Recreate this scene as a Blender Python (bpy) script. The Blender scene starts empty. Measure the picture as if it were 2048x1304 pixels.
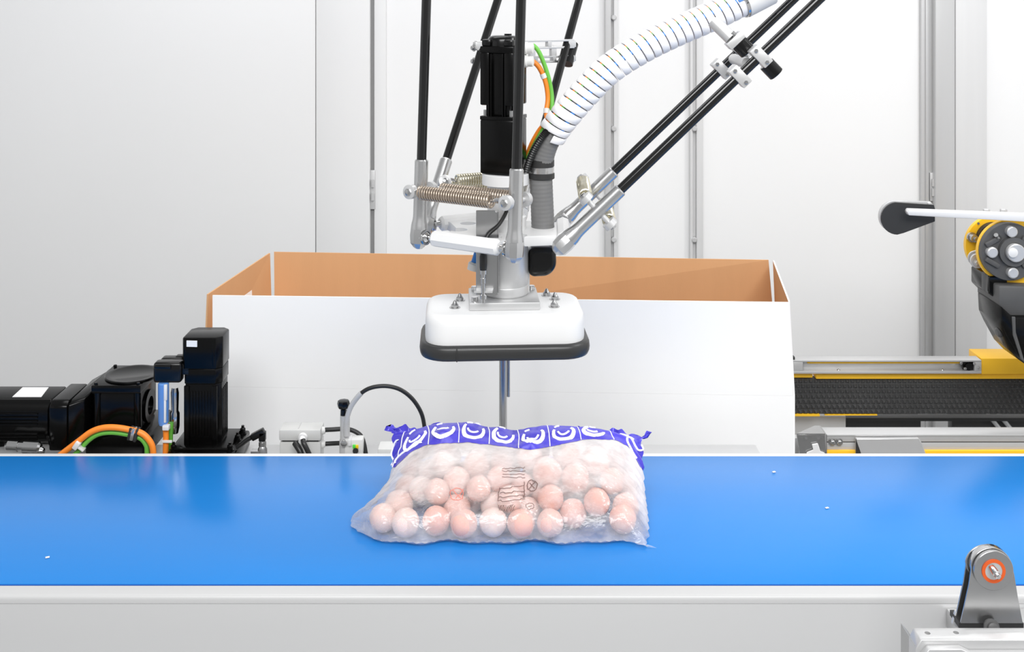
import bpy, bmesh, math, random
import numpy as np
from mathutils import Vector, Matrix, noise

C = bpy.context.scene.collection
F, HZ, CX = 2200.0, 1.75, 1024.0          # focal length in px of the 2048 frame, lens height (m), principal x
PI = math.pi

# ------------------------------------------------------------------ camera, world, lights, exposure
cam_d = bpy.data.cameras.new('camera')
cam = bpy.data.objects.new('camera', cam_d); C.objects.link(cam)
cam.location = (0, 0, HZ); cam.rotation_euler = (PI/2, 0, 0)
cam_d.sensor_fit = 'HORIZONTAL'; cam_d.sensor_width = 36.0
cam_d.lens = F / 2048 * 36.0
cam_d.shift_y = -652.0 / 2048
cam_d.clip_start = 0.05; cam_d.clip_end = 60
bpy.context.scene.camera = cam

wd = bpy.data.worlds.new('world'); bpy.context.scene.world = wd; wd.use_nodes = True
bg = wd.node_tree.nodes['Background']
bg.inputs['Color'].default_value = (0.98, 0.99, 1.0, 1); bg.inputs['Strength'].default_value = 0.42

def area(name, loc, target, sx, sy, power, col=(1, 1, 1)):
    l = bpy.data.lights.new(name, 'AREA'); l.shape = 'RECTANGLE'; l.size = sx; l.size_y = sy
    l.energy = power; l.color = col
    o = bpy.data.objects.new(name, l); C.objects.link(o)
    o.location = loc
    o.rotation_euler = (Vector(target) - Vector(loc)).to_track_quat('-Z', 'Y').to_euler()
    return o
area('ceiling_lamp', (0.1, 2.45, 3.3), (0.1, 2.2, 0.9), 2.8, 0.7, 24)
area('front_lamp', (0.2, -0.6, 3.2), (0.2, 2.6, 0.8), 3.0, 1.2, 112)
area('side_lamp', (1.75, 1.75, 3.1), (0.5, 2.4, 1.0), 0.5, 0.5, 20)

vs = bpy.context.scene.view_settings
bpy.context.scene.display_settings.display_device = 'sRGB'
vs.view_transform = 'Standard'; vs.look = 'None'; vs.gamma = 1.0; vs.use_curve_mapping = False
vs.exposure = 0.0

# ------------------------------------------------------------------ helpers
def W(px, py, d):
    return Vector(((px - CX) / F * d, d, HZ - py / F * d))
def hexc(h):
    h = h.lstrip('#'); o = []
    for i in (0, 2, 4):
        c = int(h[i:i+2], 16) / 255
        o.append(c / 12.92 if c <= .04045 else ((c + .055) / 1.055) ** 2.4)
    return (*o, 1)

def mat(name, col, rough=.5, metal=0, spec=.5, var=.03, vscale=12, bump=0, bscale=200, coat=0, stretch=None, trans=0, sss=0):
    m = bpy.data.materials.new(name); m.use_nodes = True
    nt = m.node_tree; n = nt.nodes; L = nt.links
    p = n['Principled BSDF']
    c = hexc(col) if isinstance(col, str) else (*col, 1)
    p.inputs['Roughness'].default_value = rough; p.inputs['Metallic'].default_value = metal
    p.inputs['Specular IOR Level'].default_value = spec
    p.inputs['Coat Weight'].default_value = coat
    p.inputs['Transmission Weight'].default_value = trans
    if sss: p.inputs['Subsurface Weight'].default_value = sss; p.inputs['Subsurface Scale'].default_value = .01
    tc = n.new('ShaderNodeTexCoord')
    mp = n.new('ShaderNodeMapping'); L.new(tc.outputs['Object'], mp.inputs['Vector'])
    if stretch: mp.inputs['Scale'].default_value = stretch
    nz = n.new('ShaderNodeTexNoise'); nz.inputs['Scale'].default_value = vscale; nz.inputs['Detail'].default_value = 5
    L.new(mp.outputs[0], nz.inputs['Vector'])
    mx = n.new('ShaderNodeMix'); mx.data_type = 'RGBA'
    mx.inputs['A'].default_value = tuple(max(0, v * (1 - var)) for v in c[:3]) + (1,)
    mx.inputs['B'].default_value = tuple(min(1, v * (1 + var)) for v in c[:3]) + (1,)
    L.new(nz.outputs['Fac'], mx.inputs['Factor']); L.new(mx.outputs['Result'], p.inputs['Base Color'])
    if bump:
        n2 = n.new('ShaderNodeTexNoise'); n2.inputs['Scale'].default_value = bscale; n2.inputs['Detail'].default_value = 4
        L.new(mp.outputs[0], n2.inputs['Vector'])
        b = n.new('ShaderNodeBump'); b.inputs['Strength'].default_value = bump; b.inputs['Distance'].default_value = .002
        L.new(n2.outputs['Fac'], b.inputs['Height']); L.new(b.outputs[0], p.inputs['Normal'])
    return m

M = dict(
    wall=mat('white_wall_panel', '#ebebeb', .45, var=.01, vscale=2),
    wall_l=mat('light_grey_wall_panel', '#e2e2e2', .5, var=.015, vscale=1.5),
    frame=mat('grey_satin_metal', '#c6c6c6', .42, .25, var=.04, vscale=3, stretch=(8, 8, .3)),
    column=mat('brushed_column_metal', '#d8d8d8', .45, .1, var=.05, vscale=3, stretch=(10, 10, .3)),
    gap=mat('dark_gap_shade', '#5a5a5a', .6),  # dark tone painted for the shade inside the wall gap and small holes
    gapl=mat('grey_gap_shade', '#8a8a8a', .6),  # lighter grey, painted for the shade in the left wall gap
    floor=mat('grey_floor', '#b4b5b6', .4, var=.08, vscale=5, bump=.05),
    belt=mat('blue_belt', '#1f7dcc', .22, spec=.33, var=.06, vscale=3, bump=.05, bscale=320, stretch=(.25, 3, 1)),
    belt_edge=mat('blue_belt_edge', '#0d4fa3', .5),
    white=mat('white_plastic', '#dedede', .35, spec=.3, var=.005),
    whitepaint=mat('white_satin_paint', '#e4e4e4', .3, var=.01, vscale=4),
    lip=mat('grey_white_lip', '#bdbdbd', .35, var=.01, vscale=4),
    panel=mat('grey_satin_panel', '#d2d2d2', .34, .35, var=.03, vscale=2, stretch=(.5, 1, 6)),
    cardw=mat('white_card', '#f8f8f8', .6, spec=.25, var=.012, vscale=6, bump=.03, bscale=60),
    cardb=mat('brown_card', '#d6a87c', .75, spec=.15, var=.07, vscale=5, bump=.08, bscale=150, stretch=(4, 4, .5)),
    alu=mat('brushed_aluminium', '#c8c8c8', .26, .92, var=.04, vscale=30, bump=.02),
    alul=mat('pale_anodised_aluminium', '#cccccc', .38, .5, var=.03, vscale=20),
    steel=mat('polished_steel', '#c9c9c9', .14, 1, var=.04, vscale=10),
    steeld=mat('satin_stainless', '#b7b7b7', .25, .95, var=.08, vscale=14),
    chrome=mat('chrome', '#dcdcdc', .07, 1),
    spring=mat('spring_wire', '#b9ab9c', .3, .75, var=.05),
    springp=mat('pale_spring_wire', '#d8d2bd', .25, .85, var=.05),
    carbon=mat('black_carbon_tube', '#121212', .09, spec=.6, var=.12, vscale=400),
    black=mat('black_cast_housing', '#060606', .2, spec=.22, var=.2, vscale=40),
    blackg=mat('glossy_black_plastic', '#080808', .2, spec=.4, var=.1),
    dark=mat('dark_grey_plastic', '#2b2b2b', .5, var=.08),
    darkcast=mat('dark_grey_cast', '#545454', .45, spec=.4, var=.12, vscale=30),
    rubber=mat('black_rubber_foam', '#2b2b2b', .38, spec=.5, var=.15, vscale=25, bump=.12, bscale=70, stretch=(.4, 1, 5)),
    hose=mat('grey_pvc_hose', '#757575', .42, var=.05),
    wrap=mat('white_spiral_wrap', '#f2f2f5', .32, var=.01),
    orange=mat('orange_cable', '#f58a2a', .42, var=.04),
    green=mat('green_cable', '#69b845', .42, var=.04),
    blue=mat('blue_plastic', '#2f7fd0', .35),
    bluel=mat('blue_label', '#5e8ed0', .35, var=.05),
    cblack=mat('black_cable', '#1d1d1d', .38),
    yellow=mat('yellow_paint', '#ffc62a', .38, var=.02),
    ring=mat('orange_seal', '#d8591c', .45),
    grey=mat('grey_box_plastic', '#c8c8c6', .45, var=.02),
    greyl=mat('pale_grey_plastic', '#dededc', .45, var=.02),
    label=mat('white_label', '#e9e9e9', .4, var=.03, vscale=50),
    print=mat('brown_ink', '#6b5450', .5),
    red=mat('red_ink', '#e07868', .5),
    mot=mat('white_ink', '#f3f1f8', .4, var=.04, vscale=40),
    sbelt=mat('black_tread_rubber', '#484848', .5, spec=.4, var=.15, vscale=40),
    tube=mat('clear_grey_tube', '#b9b9b9', .25, var=.1, vscale=60),
    led_y=mat('yellow_lens', '#f4d21e', .3), led_g=mat('green_lens', '#56e04a', .3),
)
def bag_film():
    m = bpy.data.materials.new('frosted_film'); m.use_nodes = True
    nt = m.node_tree; n = nt.nodes; L = nt.links
    for x in list(n): n.remove(x)
    out = n.new('ShaderNodeOutputMaterial'); tc = n.new('ShaderNodeTexCoord')
    at = n.new('ShaderNodeAttribute'); at.attribute_name = 'frost'
    nz = n.new('ShaderNodeTexNoise'); nz.inputs['Scale'].default_value = 28; nz.inputs['Detail'].default_value = 6
    mp = n.new('ShaderNodeMapping'); mp.inputs['Scale'].default_value = (1, 1.6, 1.2); mp.inputs['Rotation'].default_value = (.2, .1, .6)
    L.new(tc.outputs['Object'], mp.inputs[0]); L.new(mp.outputs[0], nz.inputs[0])
    ma = n.new('ShaderNodeMath'); ma.operation = 'MULTIPLY_ADD'; ma.inputs[1].default_value = .9; ma.inputs[2].default_value = -.45
    L.new(nz.outputs['Fac'], ma.inputs[0])
    ad = n.new('ShaderNodeMath'); ad.operation = 'ADD'; ad.use_clamp = True
    L.new(ma.outputs[0], ad.inputs[0]); L.new(at.outputs['Fac'], ad.inputs[1])
    tr = n.new('ShaderNodeBsdfTransparent'); tr.inputs[0].default_value = (.99, .985, .985, 1)
    df = n.new('ShaderNodeBsdfDiffuse'); df.inputs[0].default_value = (.97, .945, .94, 1)
    tl = n.new('ShaderNodeBsdfTranslucent'); tl.inputs[0].default_value = (.98, .955, .95, 1)
    m1 = n.new('ShaderNodeMixShader'); m1.inputs[0].default_value = .32; L.new(df.outputs[0], m1.inputs[1]); L.new(tl.outputs[0], m1.inputs[2])
    m2 = n.new('ShaderNodeMixShader'); L.new(ad.outputs[0], m2.inputs[0]); L.new(tr.outputs[0], m2.inputs[1]); L.new(m1.outputs[0], m2.inputs[2])
    gl = n.new('ShaderNodeBsdfGlossy'); gl.inputs['Roughness'].default_value = .18
    n2 = n.new('ShaderNodeTexNoise'); n2.inputs['Scale'].default_value = 60; n2.inputs['Detail'].default_value = 3; n2.inputs['Distortion'].default_value = 1.2
    L.new(mp.outputs[0], n2.inputs[0])
    b = n.new('ShaderNodeBump'); b.inputs['Strength'].default_value = .5; b.inputs['Distance'].default_value = .004
    L.new(n2.outputs['Fac'], b.inputs['Height']); L.new(b.outputs[0], gl.inputs['Normal']); L.new(b.outputs[0], df.inputs['Normal'])
    lw = n.new('ShaderNodeLayerWeight'); lw.inputs[0].default_value = .25
    mm = n.new('ShaderNodeMath'); mm.operation = 'MULTIPLY_ADD'; mm.inputs[1].default_value = .28; mm.inputs[2].default_value = .05
    L.new(lw.outputs['Fresnel'], mm.inputs[0])
    m3 = n.new('ShaderNodeMixShader'); L.new(mm.outputs[0], m3.inputs[0]); L.new(m2.outputs[0], m3.inputs[1]); L.new(gl.outputs[0], m3.inputs[2])
    L.new(m3.outputs[0], out.inputs[0])
    return m
M['film'] = bag_film()
M['purple'] = mat('violet_film_print', '#453cc4', .25, spec=.6, var=.3, vscale=30, bump=.35, bscale=55)
def ball_mat():
    m = mat('frosted_pink', '#eccfc6', .6, spec=.3, var=.02, bump=.35, bscale=130, sss=.15)
    nt = m.node_tree; p = nt.nodes['Principled BSDF']
    oi = nt.nodes.new('ShaderNodeObjectInfo'); tc = nt.nodes.new('ShaderNodeTexCoord')
    nz = nt.nodes.new('ShaderNodeTexNoise'); nz.inputs['Scale'].default_value = 45; nz.inputs['Detail'].default_value = 6
    nt.links.new(tc.outputs['Object'], nz.inputs[0])
    a = nt.nodes.new('ShaderNodeMath'); a.operation = 'MULTIPLY_ADD'; a.inputs[1].default_value = .5
    nt.links.new(oi.outputs['Random'], a.inputs[0]); nt.links.new(nz.outputs['Fac'], a.inputs[2])
    r = nt.nodes.new('ShaderNodeValToRGB')
    r.color_ramp.elements[0].position = .35; r.color_ramp.elements[0].color = hexc('#fff5f0')
    r.color_ramp.elements[1].position = .86; r.color_ramp.elements[1].color = hexc('#eeb9ab')
    nt.links.new(a.outputs[0], r.inputs[0]); nt.links.new(r.outputs[0], p.inputs['Base Color'])
    return m
M['ball'] = ball_mat()

# --- mesh helpers
def merge(bm, t):
    me = bpy.data.meshes.new('tmp'); t.to_mesh(me); t.free(); bm.from_mesh(me); bpy.data.meshes.remove(me)
def bev(t, r, seg=2):
    if r > 0:
        es = [e for e in t.edges if len(e.link_faces) == 2 and e.calc_face_angle(0) > .5]
        bmesh.ops.bevel(t, geom=es, offset=r, segments=seg, affect='EDGES', profile=.5, clamp_overlap=True)
def box(bm, c, s, rot=None, r=0, seg=2):
    t = bmesh.new(); bmesh.ops.create_cube(t, size=1)
    for v in t.verts: v.co = Vector((v.co.x * s[0], v.co.y * s[1], v.co.z * s[2]))
    bev(t, r, seg)
    R = rot if rot is not None else Matrix.Identity(3)
    for v in t.verts: v.co = R @ v.co + Vector(c)
    merge(bm, t)
def frame(d, up=Vector((0, 0, 1))):
    d = Vector(d).normalized()
    a = up.cross(d)
    if a.length < 1e-3: a = Vector((1, 0, 0)).cross(d)
    a.normalize(); return a, d.cross(a)
def lathe(bm, p0, d, prof, n=20):
    p0 = Vector(p0); d = Vector(d).normalized(); a, b = frame(d); rings = []
    for t, r in prof:
        rings.append([bm.verts.new(p0 + d * t + (a * math.cos(2*PI*k/n) + b * math.sin(2*PI*k/n)) * r) for k in range(n)])
    for i in range(len(rings) - 1):
        for k in range(n):
            bm.faces.new((rings[i][k], rings[i][(k+1) % n], rings[i+1][(k+1) % n], rings[i+1][k]))
    bm.faces.new(list(reversed(rings[0]))); bm.faces.new(rings[-1])
def cyl(bm, p0, p1, r, n=20, c=0):
    p0 = Vector(p0); p1 = Vector(p1); l = (p1 - p0).length
    if c: lathe(bm, p0, p1 - p0, [(0, r - c), (c, r), (l - c, r), (l, r - c)], n)
    else: lathe(bm, p0, p1 - p0, [(0, r), (l, r)], n)
def ringdisc(bm, p0, d, r0, r1, h, n=28):
    p0 = Vector(p0); d = Vector(d).normalized(); a, b = frame(d); R = []
    for t, r in ((0, r0), (0, r1), (h, r1), (h, r0)):
        R.append([bm.verts.new(p0 + d * t + (a * math.cos(2*PI*k/n) + b * math.sin(2*PI*k/n)) * r) for k in range(n)])
    for i in range(4):
        for k in range(n):
            bm.faces.new((R[i][k], R[i][(k+1) % n], R[(i+1) % 4][(k+1) % n], R[(i+1) % 4][k]))
def sphere(bm, c, r, u=20, v=12):
    t = bmesh.new(); bmesh.ops.create_uvsphere(t, u_segments=u, v_segments=v, radius=r)
    for q in t.verts: q.co += Vector(c)
    merge(bm, t)
def catmull(pts, k=8):
    P = [Vector(p) for p in pts]; P = [2*P[0]-P[1]] + P + [2*P[-1]-P[-2]]; o = []
    for i in range(1, len(P) - 2):
        for j in range(k):
            t = j / k
            o.append(.5*((2*P[i]) + (P[i+1]-P[i-1])*t + (2*P[i-1]-5*P[i]+4*P[i+1]-P[i+2])*t*t + (3*P[i]-P[i-1]-3*P[i+1]+P[i+2])*t**3))
    o.append(P[-2]); return o
def frames(pts):
    T = []
    for i in range(len(pts)):
        a = pts[max(0, i-1)]; b = pts[min(len(pts)-1, i+1)]; T.append((b-a).normalized())
    a, _ = frame(T[0]); out = []
    for t in T:
        a = (a - t * a.dot(t)).normalized(); out.append((t, a, t.cross(a)))
    return out
def tube(bm, pts, r, n=10, smooth=0, closed=False):
    pts = [Vector(p) for p in pts]
    if smooth: pts = catmull(pts, smooth)
    fr = frames(pts); rings = []
    for i, p in enumerate(pts):
        rr = r[i] if isinstance(r, (list, tuple)) else r
        _, a, b = fr[i]
        rings.append([bm.verts.new(p + (a*math.cos(2*PI*k/n) + b*math.sin(2*PI*k/n))*rr) for k in range(n)])
    m = len(rings)
    for i in range(m if closed else m - 1):
        A, B = rings[i], rings[(i+1) % m]
        for k in range(n): bm.faces.new((A[k], A[(k+1) % n], B[(k+1) % n], B[k]))
    if not closed:
        bm.faces.new(list(reversed(rings[0]))); bm.faces.new(rings[-1])
def prism(bm, pts, ext, r=0, seg=1):
    t = bmesh.new(); a = [t.verts.new(Vector(p)) for p in pts]; b = [t.verts.new(Vector(p) + Vector(ext)) for p in pts]
    t.faces.new(a); t.faces.new(list(reversed(b))); n = len(a)
    for i in range(n): t.faces.new((a[i], b[i], b[(i+1) % n], a[(i+1) % n]))
    bmesh.ops.recalc_face_normals(t, faces=t.faces[:]); bev(t, r, seg); merge(bm, t)
def quad_sheet(bm, grid):
    vs_ = [[bm.verts.new(p) for p in row] for row in grid]
    for i in range(len(vs_) - 1):
        for j in range(len(vs_[0]) - 1):
            bm.faces.new((vs_[i][j], vs_[i][j+1], vs_[i+1][j+1], vs_[i+1][j]))
    return vs_
def pxpoly(pts, d): return [W(x, y, d) for x, y in pts]
def arcpx(cx, cy, r, a0, a1, n=12, ry=None):
    ry = ry or r
    return [(cx + r*math.cos(math.radians(a0+(a1-a0)*i/n)), cy + ry*math.sin(math.radians(a0+(a1-a0)*i/n))) for i in range(n+1)]

ROOT = {}
def obj(name, bm, m, parent=None, kind=None, angle=35, recalc=True):
    if recalc: bmesh.ops.recalc_face_normals(bm, faces=bm.faces[:])
    if parent is not None: off = ROOT[parent.name]
    else:
        xs = [v.co for v in bm.verts]
        off = Vector(((min(v.x for v in xs)+max(v.x for v in xs))/2, (min(v.y for v in xs)+max(v.y for v in xs))/2, min(v.z for v in xs)))
    for v in bm.verts: v.co -= off
    me = bpy.data.meshes.new(name); bm.to_mesh(me); bm.free()
    for mm in (m if isinstance(m, list) else [m]): me.materials.append(mm)
    me.polygons.foreach_set('use_smooth', [True]*len(me.polygons))
    me.set_sharp_from_angle(angle=math.radians(angle))
    o = bpy.data.objects.new(name, me); C.objects.link(o)
    ROOT[o.name] = off
    if parent is not None: o.parent = parent
    else: o.location = off
    if kind: o['kind'] = kind
    return o
def thing(name, label, cat, loc, group=None):
    o = bpy.data.objects.new(name, None); C.objects.link(o); o.location = loc; o.empty_display_size = .05
    ROOT[o.name] = Vector(loc); tag(o, label, cat, group); return o
def tag(o, label, cat, group=None):
    o['label'] = label; o['category'] = cat
    if group: o['group'] = group
    return o
def mk(name, fn, m, parent=None, *a, **k):
    bm = bmesh.new(); fn(bm, *a); return obj(name, bm, m, parent, **k)
def cut(o, cutbm):
    bmesh.ops.recalc_face_normals(cutbm, faces=cutbm.faces[:])
    off = ROOT[o.name]
    for v in cutbm.verts: v.co -= off
    me = bpy.data.meshes.new('c'); cutbm.to_mesh(me); cutbm.free()
    co = bpy.data.objects.new('c', me); C.objects.link(co); co.matrix_world = Matrix.Translation(off)
    bpy.context.view_layer.update()
    md = o.modifiers.new('b', 'BOOLEAN'); md.operation = 'DIFFERENCE'; md.object = co; md.solver = 'EXACT'
    dg = bpy.context.evaluated_depsgraph_get()
    nm = bpy.data.meshes.new_from_object(o.evaluated_get(dg)); o.modifiers.clear()
    nm.name = o.data.name; o.data = nm
    nm.set_sharp_from_angle(angle=math.radians(35))
    bpy.data.objects.remove(co); bpy.data.meshes.remove(me)
def bolt(parent, p, d, r=.005, h=.004, m=None, name='bolt', washer=True):
    bm = bmesh.new(); d = Vector(d).normalized()
    if washer: lathe(bm, p, d, [(0, r*1.5), (.0012, r*1.5)], 14)
    lathe(bm, p, d, [(0, r), (h, r), (h + r*.2, r*.8)], 6)
    return obj(name, bm, m or M['steeld'], parent)
Z = Vector((0, 0, 1)); X = Vector((1, 0, 0)); Y = Vector((0, 1, 0))

# ------------------------------------------------------------------ room shell
WD = 3.6
def wx(px, d=WD): return (px - CX) / F * d
def slab(name, x0, x1, y0, y1, z0, z1, m, r=0, parent=None, kind='structure'):
    bm = bmesh.new(); box(bm, ((x0+x1)/2, (y0+y1)/2, (z0+z1)/2), (x1-x0, y1-y0, z1-z0), r=r)
    return obj(name, bm, m, parent, kind=kind)
slab('floor', -3.2, 2.5, -1.5, 3.9, -.1, 0, M['floor'])
slab('wall_back', -3.2, 2.5, WD, WD + .1, 0, 3.2, M['wall'])
slab('wall_left', -3.3, -3.2, -1.5, 3.7, 0, 3.2, M['wall_l'])
slab('wall_right', 2.5, 2.6, -1.5, 3.7, 0, 3.2, M['wall'])
slab('trim_1', -3.19, wx(630, WD-.03), WD-.03, WD-.001, .0, 3.19, M['wall_l'], .004)
slab('trim_2', wx(630, WD-.03)+.0005, wx(740, WD-.025), WD-.025, WD-.001, .0, 3.19, M['wall_l'], .008)
slab('trim_3', wx(740), wx(749), WD-.004, WD-.0005, .0, 3.19, M['gapl'])
slab('trim_4', wx(749), wx(773), WD-.012, WD-.001, .0, 3.19, M['wall_l'], .004)
slab('trim_5', wx(1838), wx(1861), WD-.02, WD-.001, .0, 3.19, M['frame'], .004)
slab('trim_6', wx(1860), wx(1872), WD-.006, WD-.0005, .0, 3.19, M['gap'])
slab('trim_7', wx(1871, WD-.05), wx(1911, WD-.05), WD-.05, WD-.001, .0, 3.19, M['frame'], .006)
slab('trim_8', wx(1911, WD-.045), wx(1975, WD-.045), WD-.045, WD-.001, .0, 3.19, M['column'], .005)
slab('trim_9', wx(1851, WD-.024), wx(1858, WD-.024), WD-.026, WD-.02, .0, 3.19, M['alul'], .002)

def hinge(px, py0, py1, label, d):
    p = W(px, (py0+py1)/2, d); zz = (py1-py0)/F*d
    t = thing('hinge', label, 'hinge', (p.x, d, p.z - zz/2))
    bm = bmesh.new(); box(bm, p, (.016, .012, zz), r=.002); obj('hinge_leaf', bm, M['frame'], t)
    for k in (.33, .67):
        bm = bmesh.new(); cyl(bm, p + Vector((0, -.012, zz*(k-.5)-.012)), p + Vector((0, -.012, zz*(k-.5)+.012)), .005, 12); obj('hinge_knuckle', bm, M['alul'], t)
hinge(746, 340, 418, 'small grey door hinge on the dark gap in the left wall', WD-.012)
hinge(1864, 345, 402, 'small grey door hinge above the black paddle on the right wall frame', WD-.024)

def rail(px0, px1, side, knobs, label):
    d = WD - .02; x0, x1 = wx(px0, d), wx(px1, d)
    t = thing('mounting_rail', label, 'rail', ((x0+x1)/2, WD, 0.02), 'perforated rails on the white back wall')
    w = x1 - x0; a, b = (.48, .34) if side > 0 else (.22, .52)
    bm = bmesh.new(); box(bm, (x0 + w*a/2, WD-.012, 1.6), (w*a, .024, 3.15), r=.003); obj('rail_flange', bm, M['frame'] if side > 0 else M['column'], t)
    bm = bmesh.new(); box(bm, (x1 - w*b/2, WD-.012, 1.6), (w*b, .024, 3.15), r=.003); obj('rail_flange', bm, M['column'], t)
    bm = bmesh.new(); box(bm, ((x0+x1)/2, WD-.003, 1.6), (w*.9, .006, 3.15)); obj('rail_web', bm, M['whitepaint'], t)
    xk = x0 + w*(.68 if side > 0 else .32)
    for py in knobs:
        zk = HZ - py/F*d
        bm = bmesh.new(); lathe(bm, (xk, WD-.006, zk), -Y, [(0, .009), (.02, .009), (.024, .006)], 14); obj('rail_knob', bm, M['alul'], t)
rail(1210, 1236, 1, (35, 257, 479), 'grey perforated wall rail nearer the white spiral hose')
rail(1380, 1406, -1, (-140, 257, 479), 'grey perforated wall rail under the black rod clamp')

# ------------------------------------------------------------------ conveyor
BZ = .90
cv = thing('belt_conveyor', 'long conveyor with wide blue belt and white side frames, carrying the bag', 'conveyor', (0, 1.82, 0))
bm = bmesh.new(); box(bm, (0, 1.826, BZ-.004), (3.9, .449, .008), r=.001); obj('belt', bm, M['belt'], cv)
bm = bmesh.new(); box(bm, (0, 1.6005, BZ-.006), (3.9, .003, .010)); obj('belt_edge', bm, M['belt_edge'], cv)
bm = bmesh.new(); box(bm, (0, 1.8255, BZ-.02), (3.86, .44, .022)); obj('slider_bed', bm, M['frame'], cv)
bm = bmesh.new()
prof = [(1.598, BZ-.001), (1.577, BZ-.001), (1.574, BZ-.0016), (1.572, BZ-.0034), (1.571, BZ-.007), (1.571, BZ-.012)]
quad_sheet(bm, [[Vector((x, y, z)) for x in (-1.95, 1.95)] for y, z in prof + [(1.598, BZ-.012), (1.598, BZ-.001)]])
obj('front_lip', bm, M['lip'], cv, angle=60)
bm = bmesh.new(); box(bm, (0, 1.5845, BZ-.0125-.15), (3.9, .026, .30), r=.0008); obj('front_panel', bm, M['panel'], cv)
bm = bmesh.new(); box(bm, (0, 2.061, BZ-.0285), (3.9, .020, .05), r=.001); obj('rear_rail', bm, M['whitepaint'], cv)
bm = bmesh.new(); box(bm, (0, 2.061, BZ-.19), (3.9, .016, .28), r=.002); obj('rear_panel', bm, M['panel'], cv)
for sx in (-1.7, 1.7):
    for yy in (1.63, 2.03):
        bm = bmesh.new(); box(bm, (sx, yy, .31), (.06, .05, .62), r=.004); obj('leg', bm, M['frame'], cv)

# ------------------------------------------------------------------ machine frame behind the belt
mf = thing('machine_frame', 'low grey steel beam behind the belt carrying motors and junction boxes', 'frame', (-.4, 2.18, 0))
bm = bmesh.new(); box(bm, (-.45, 2.18, .80), (1.9, .15, .08), r=.004); obj('beam', bm, M['frame'], mf)
for sx in (-1.3, .4):
    bm = bmesh.new(); box(bm, (sx, 2.18, .38), (.07, .12, .76), r=.004); obj('leg', bm, M['frame'], mf)
FZ = .84

# ------------------------------------------------------------------ cardboard box
zt, zc, zb, TH = 1.0983, .897, .45, .0035
bx = thing('cardboard_box', 'large open carton, white outside and brown inside, behind the blue belt', 'box', (-.02, 2.6, zb))
fl, fr_, bl, br = Vector((-.680, 2.432)), Vector((.607, 2.374)), Vector((-.618, 2.838)), Vector((.664, 2.772))
def P3(v, z): return Vector((v[0], v[1], z))
def panel(name, a, b, c, d, out, whitecut=False):
    """a..d inner face corners; out = outward thickness vector. Inner face and cut edges brown, outer face white."""
    bm = bmesh.new(); I = [bm.verts.new(p) for p in (a, b, c, d)]; O = [bm.verts.new(Vector(p) + out) for p in (a, b, c, d)]
    f = bm.faces.new(I); f.material_index = 1
    f = bm.faces.new(list(reversed(O))); f.material_index = 0
    for i in range(4):
        f = bm.faces.new((I[i], O[i], O[(i+1) % 4], I[(i+1) % 4])); f.material_index = 0 if name != 'flap' or whitecut else 1
    return obj(name, bm, [M['cardw'], M['cardb']], bx)
nf = Vector((-.045, -.999, 0)); nb = -nf; nl = Vector((-.999, .045, 0)); nr = -nl
panel('front_panel', P3(fl, zb), P3(fr_, zb), P3(fr_, zc-.0001), P3(fl, zc-.0001), nf*TH)
panel('back_panel', P3(bl, zb), P3(br, zb), P3(br, zc-.0001), P3(bl, zc-.0001), nb*TH)
panel('side_panel', P3(fl, zb), P3(bl, zb), P3(bl, zc-.0001), P3(fl, zc-.0001), nl*TH)
panel('side_panel', P3(fr_, zb), P3(br, zb), P3(br, zc-.0001), P3(fr_, zc-.0001), nr*TH)
panel('bottom_panel', P3(fl, zb+.006), P3(fr_, zb+.006), P3(br, zb+.006), P3(bl, zb+.006), -Z*.006)
fx = (fr_ - fl).normalized()
panel('flap', P3(fl+fx*.019, zc+.0001), P3(fr_-fx*.001, zc+.0001), Vector((.5975, 2.374, zt)), Vector((-.6605, 2.43, zt)), nf*TH, True)
panel('flap', P3(bl+fx*.006, zc+.0001), P3(br-fx*.0005, zc+.0001), Vector((.643, 2.757, zt)), Vector((-.6156, 2.845, zt)), nb*TH)
panel('flap', P3(fl, zc+.0001), P3(bl, zc+.0001), Vector((-.623, 2.833, zt)), Vector((-.6725, 2.436, zt)), nl*TH)
panel('flap', P3(fr_, zc+.0001), P3(br+Vector((.0015, .0)), zc+.0001), Vector((.6525, 2.752, zt)), Vector((.598, 2.382, zt)), nr*TH, True)
rt = thing('box_table', 'grey support table hidden under the open carton', 'table', (-.02, 2.6, 0))
bm = bmesh.new(); box(bm, (-.02, 2.6, .424), (1.24, .36, .04), r=.004); obj('table_top', bm, M['frame'], rt)
for sx in (-.58, .54):
    for yy in (2.46, 2.74):
        bm = bmesh.new(); box(bm, (sx, yy, .202), (.05, .05, .404)); obj('leg', bm, M['frame'], rt)

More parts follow.
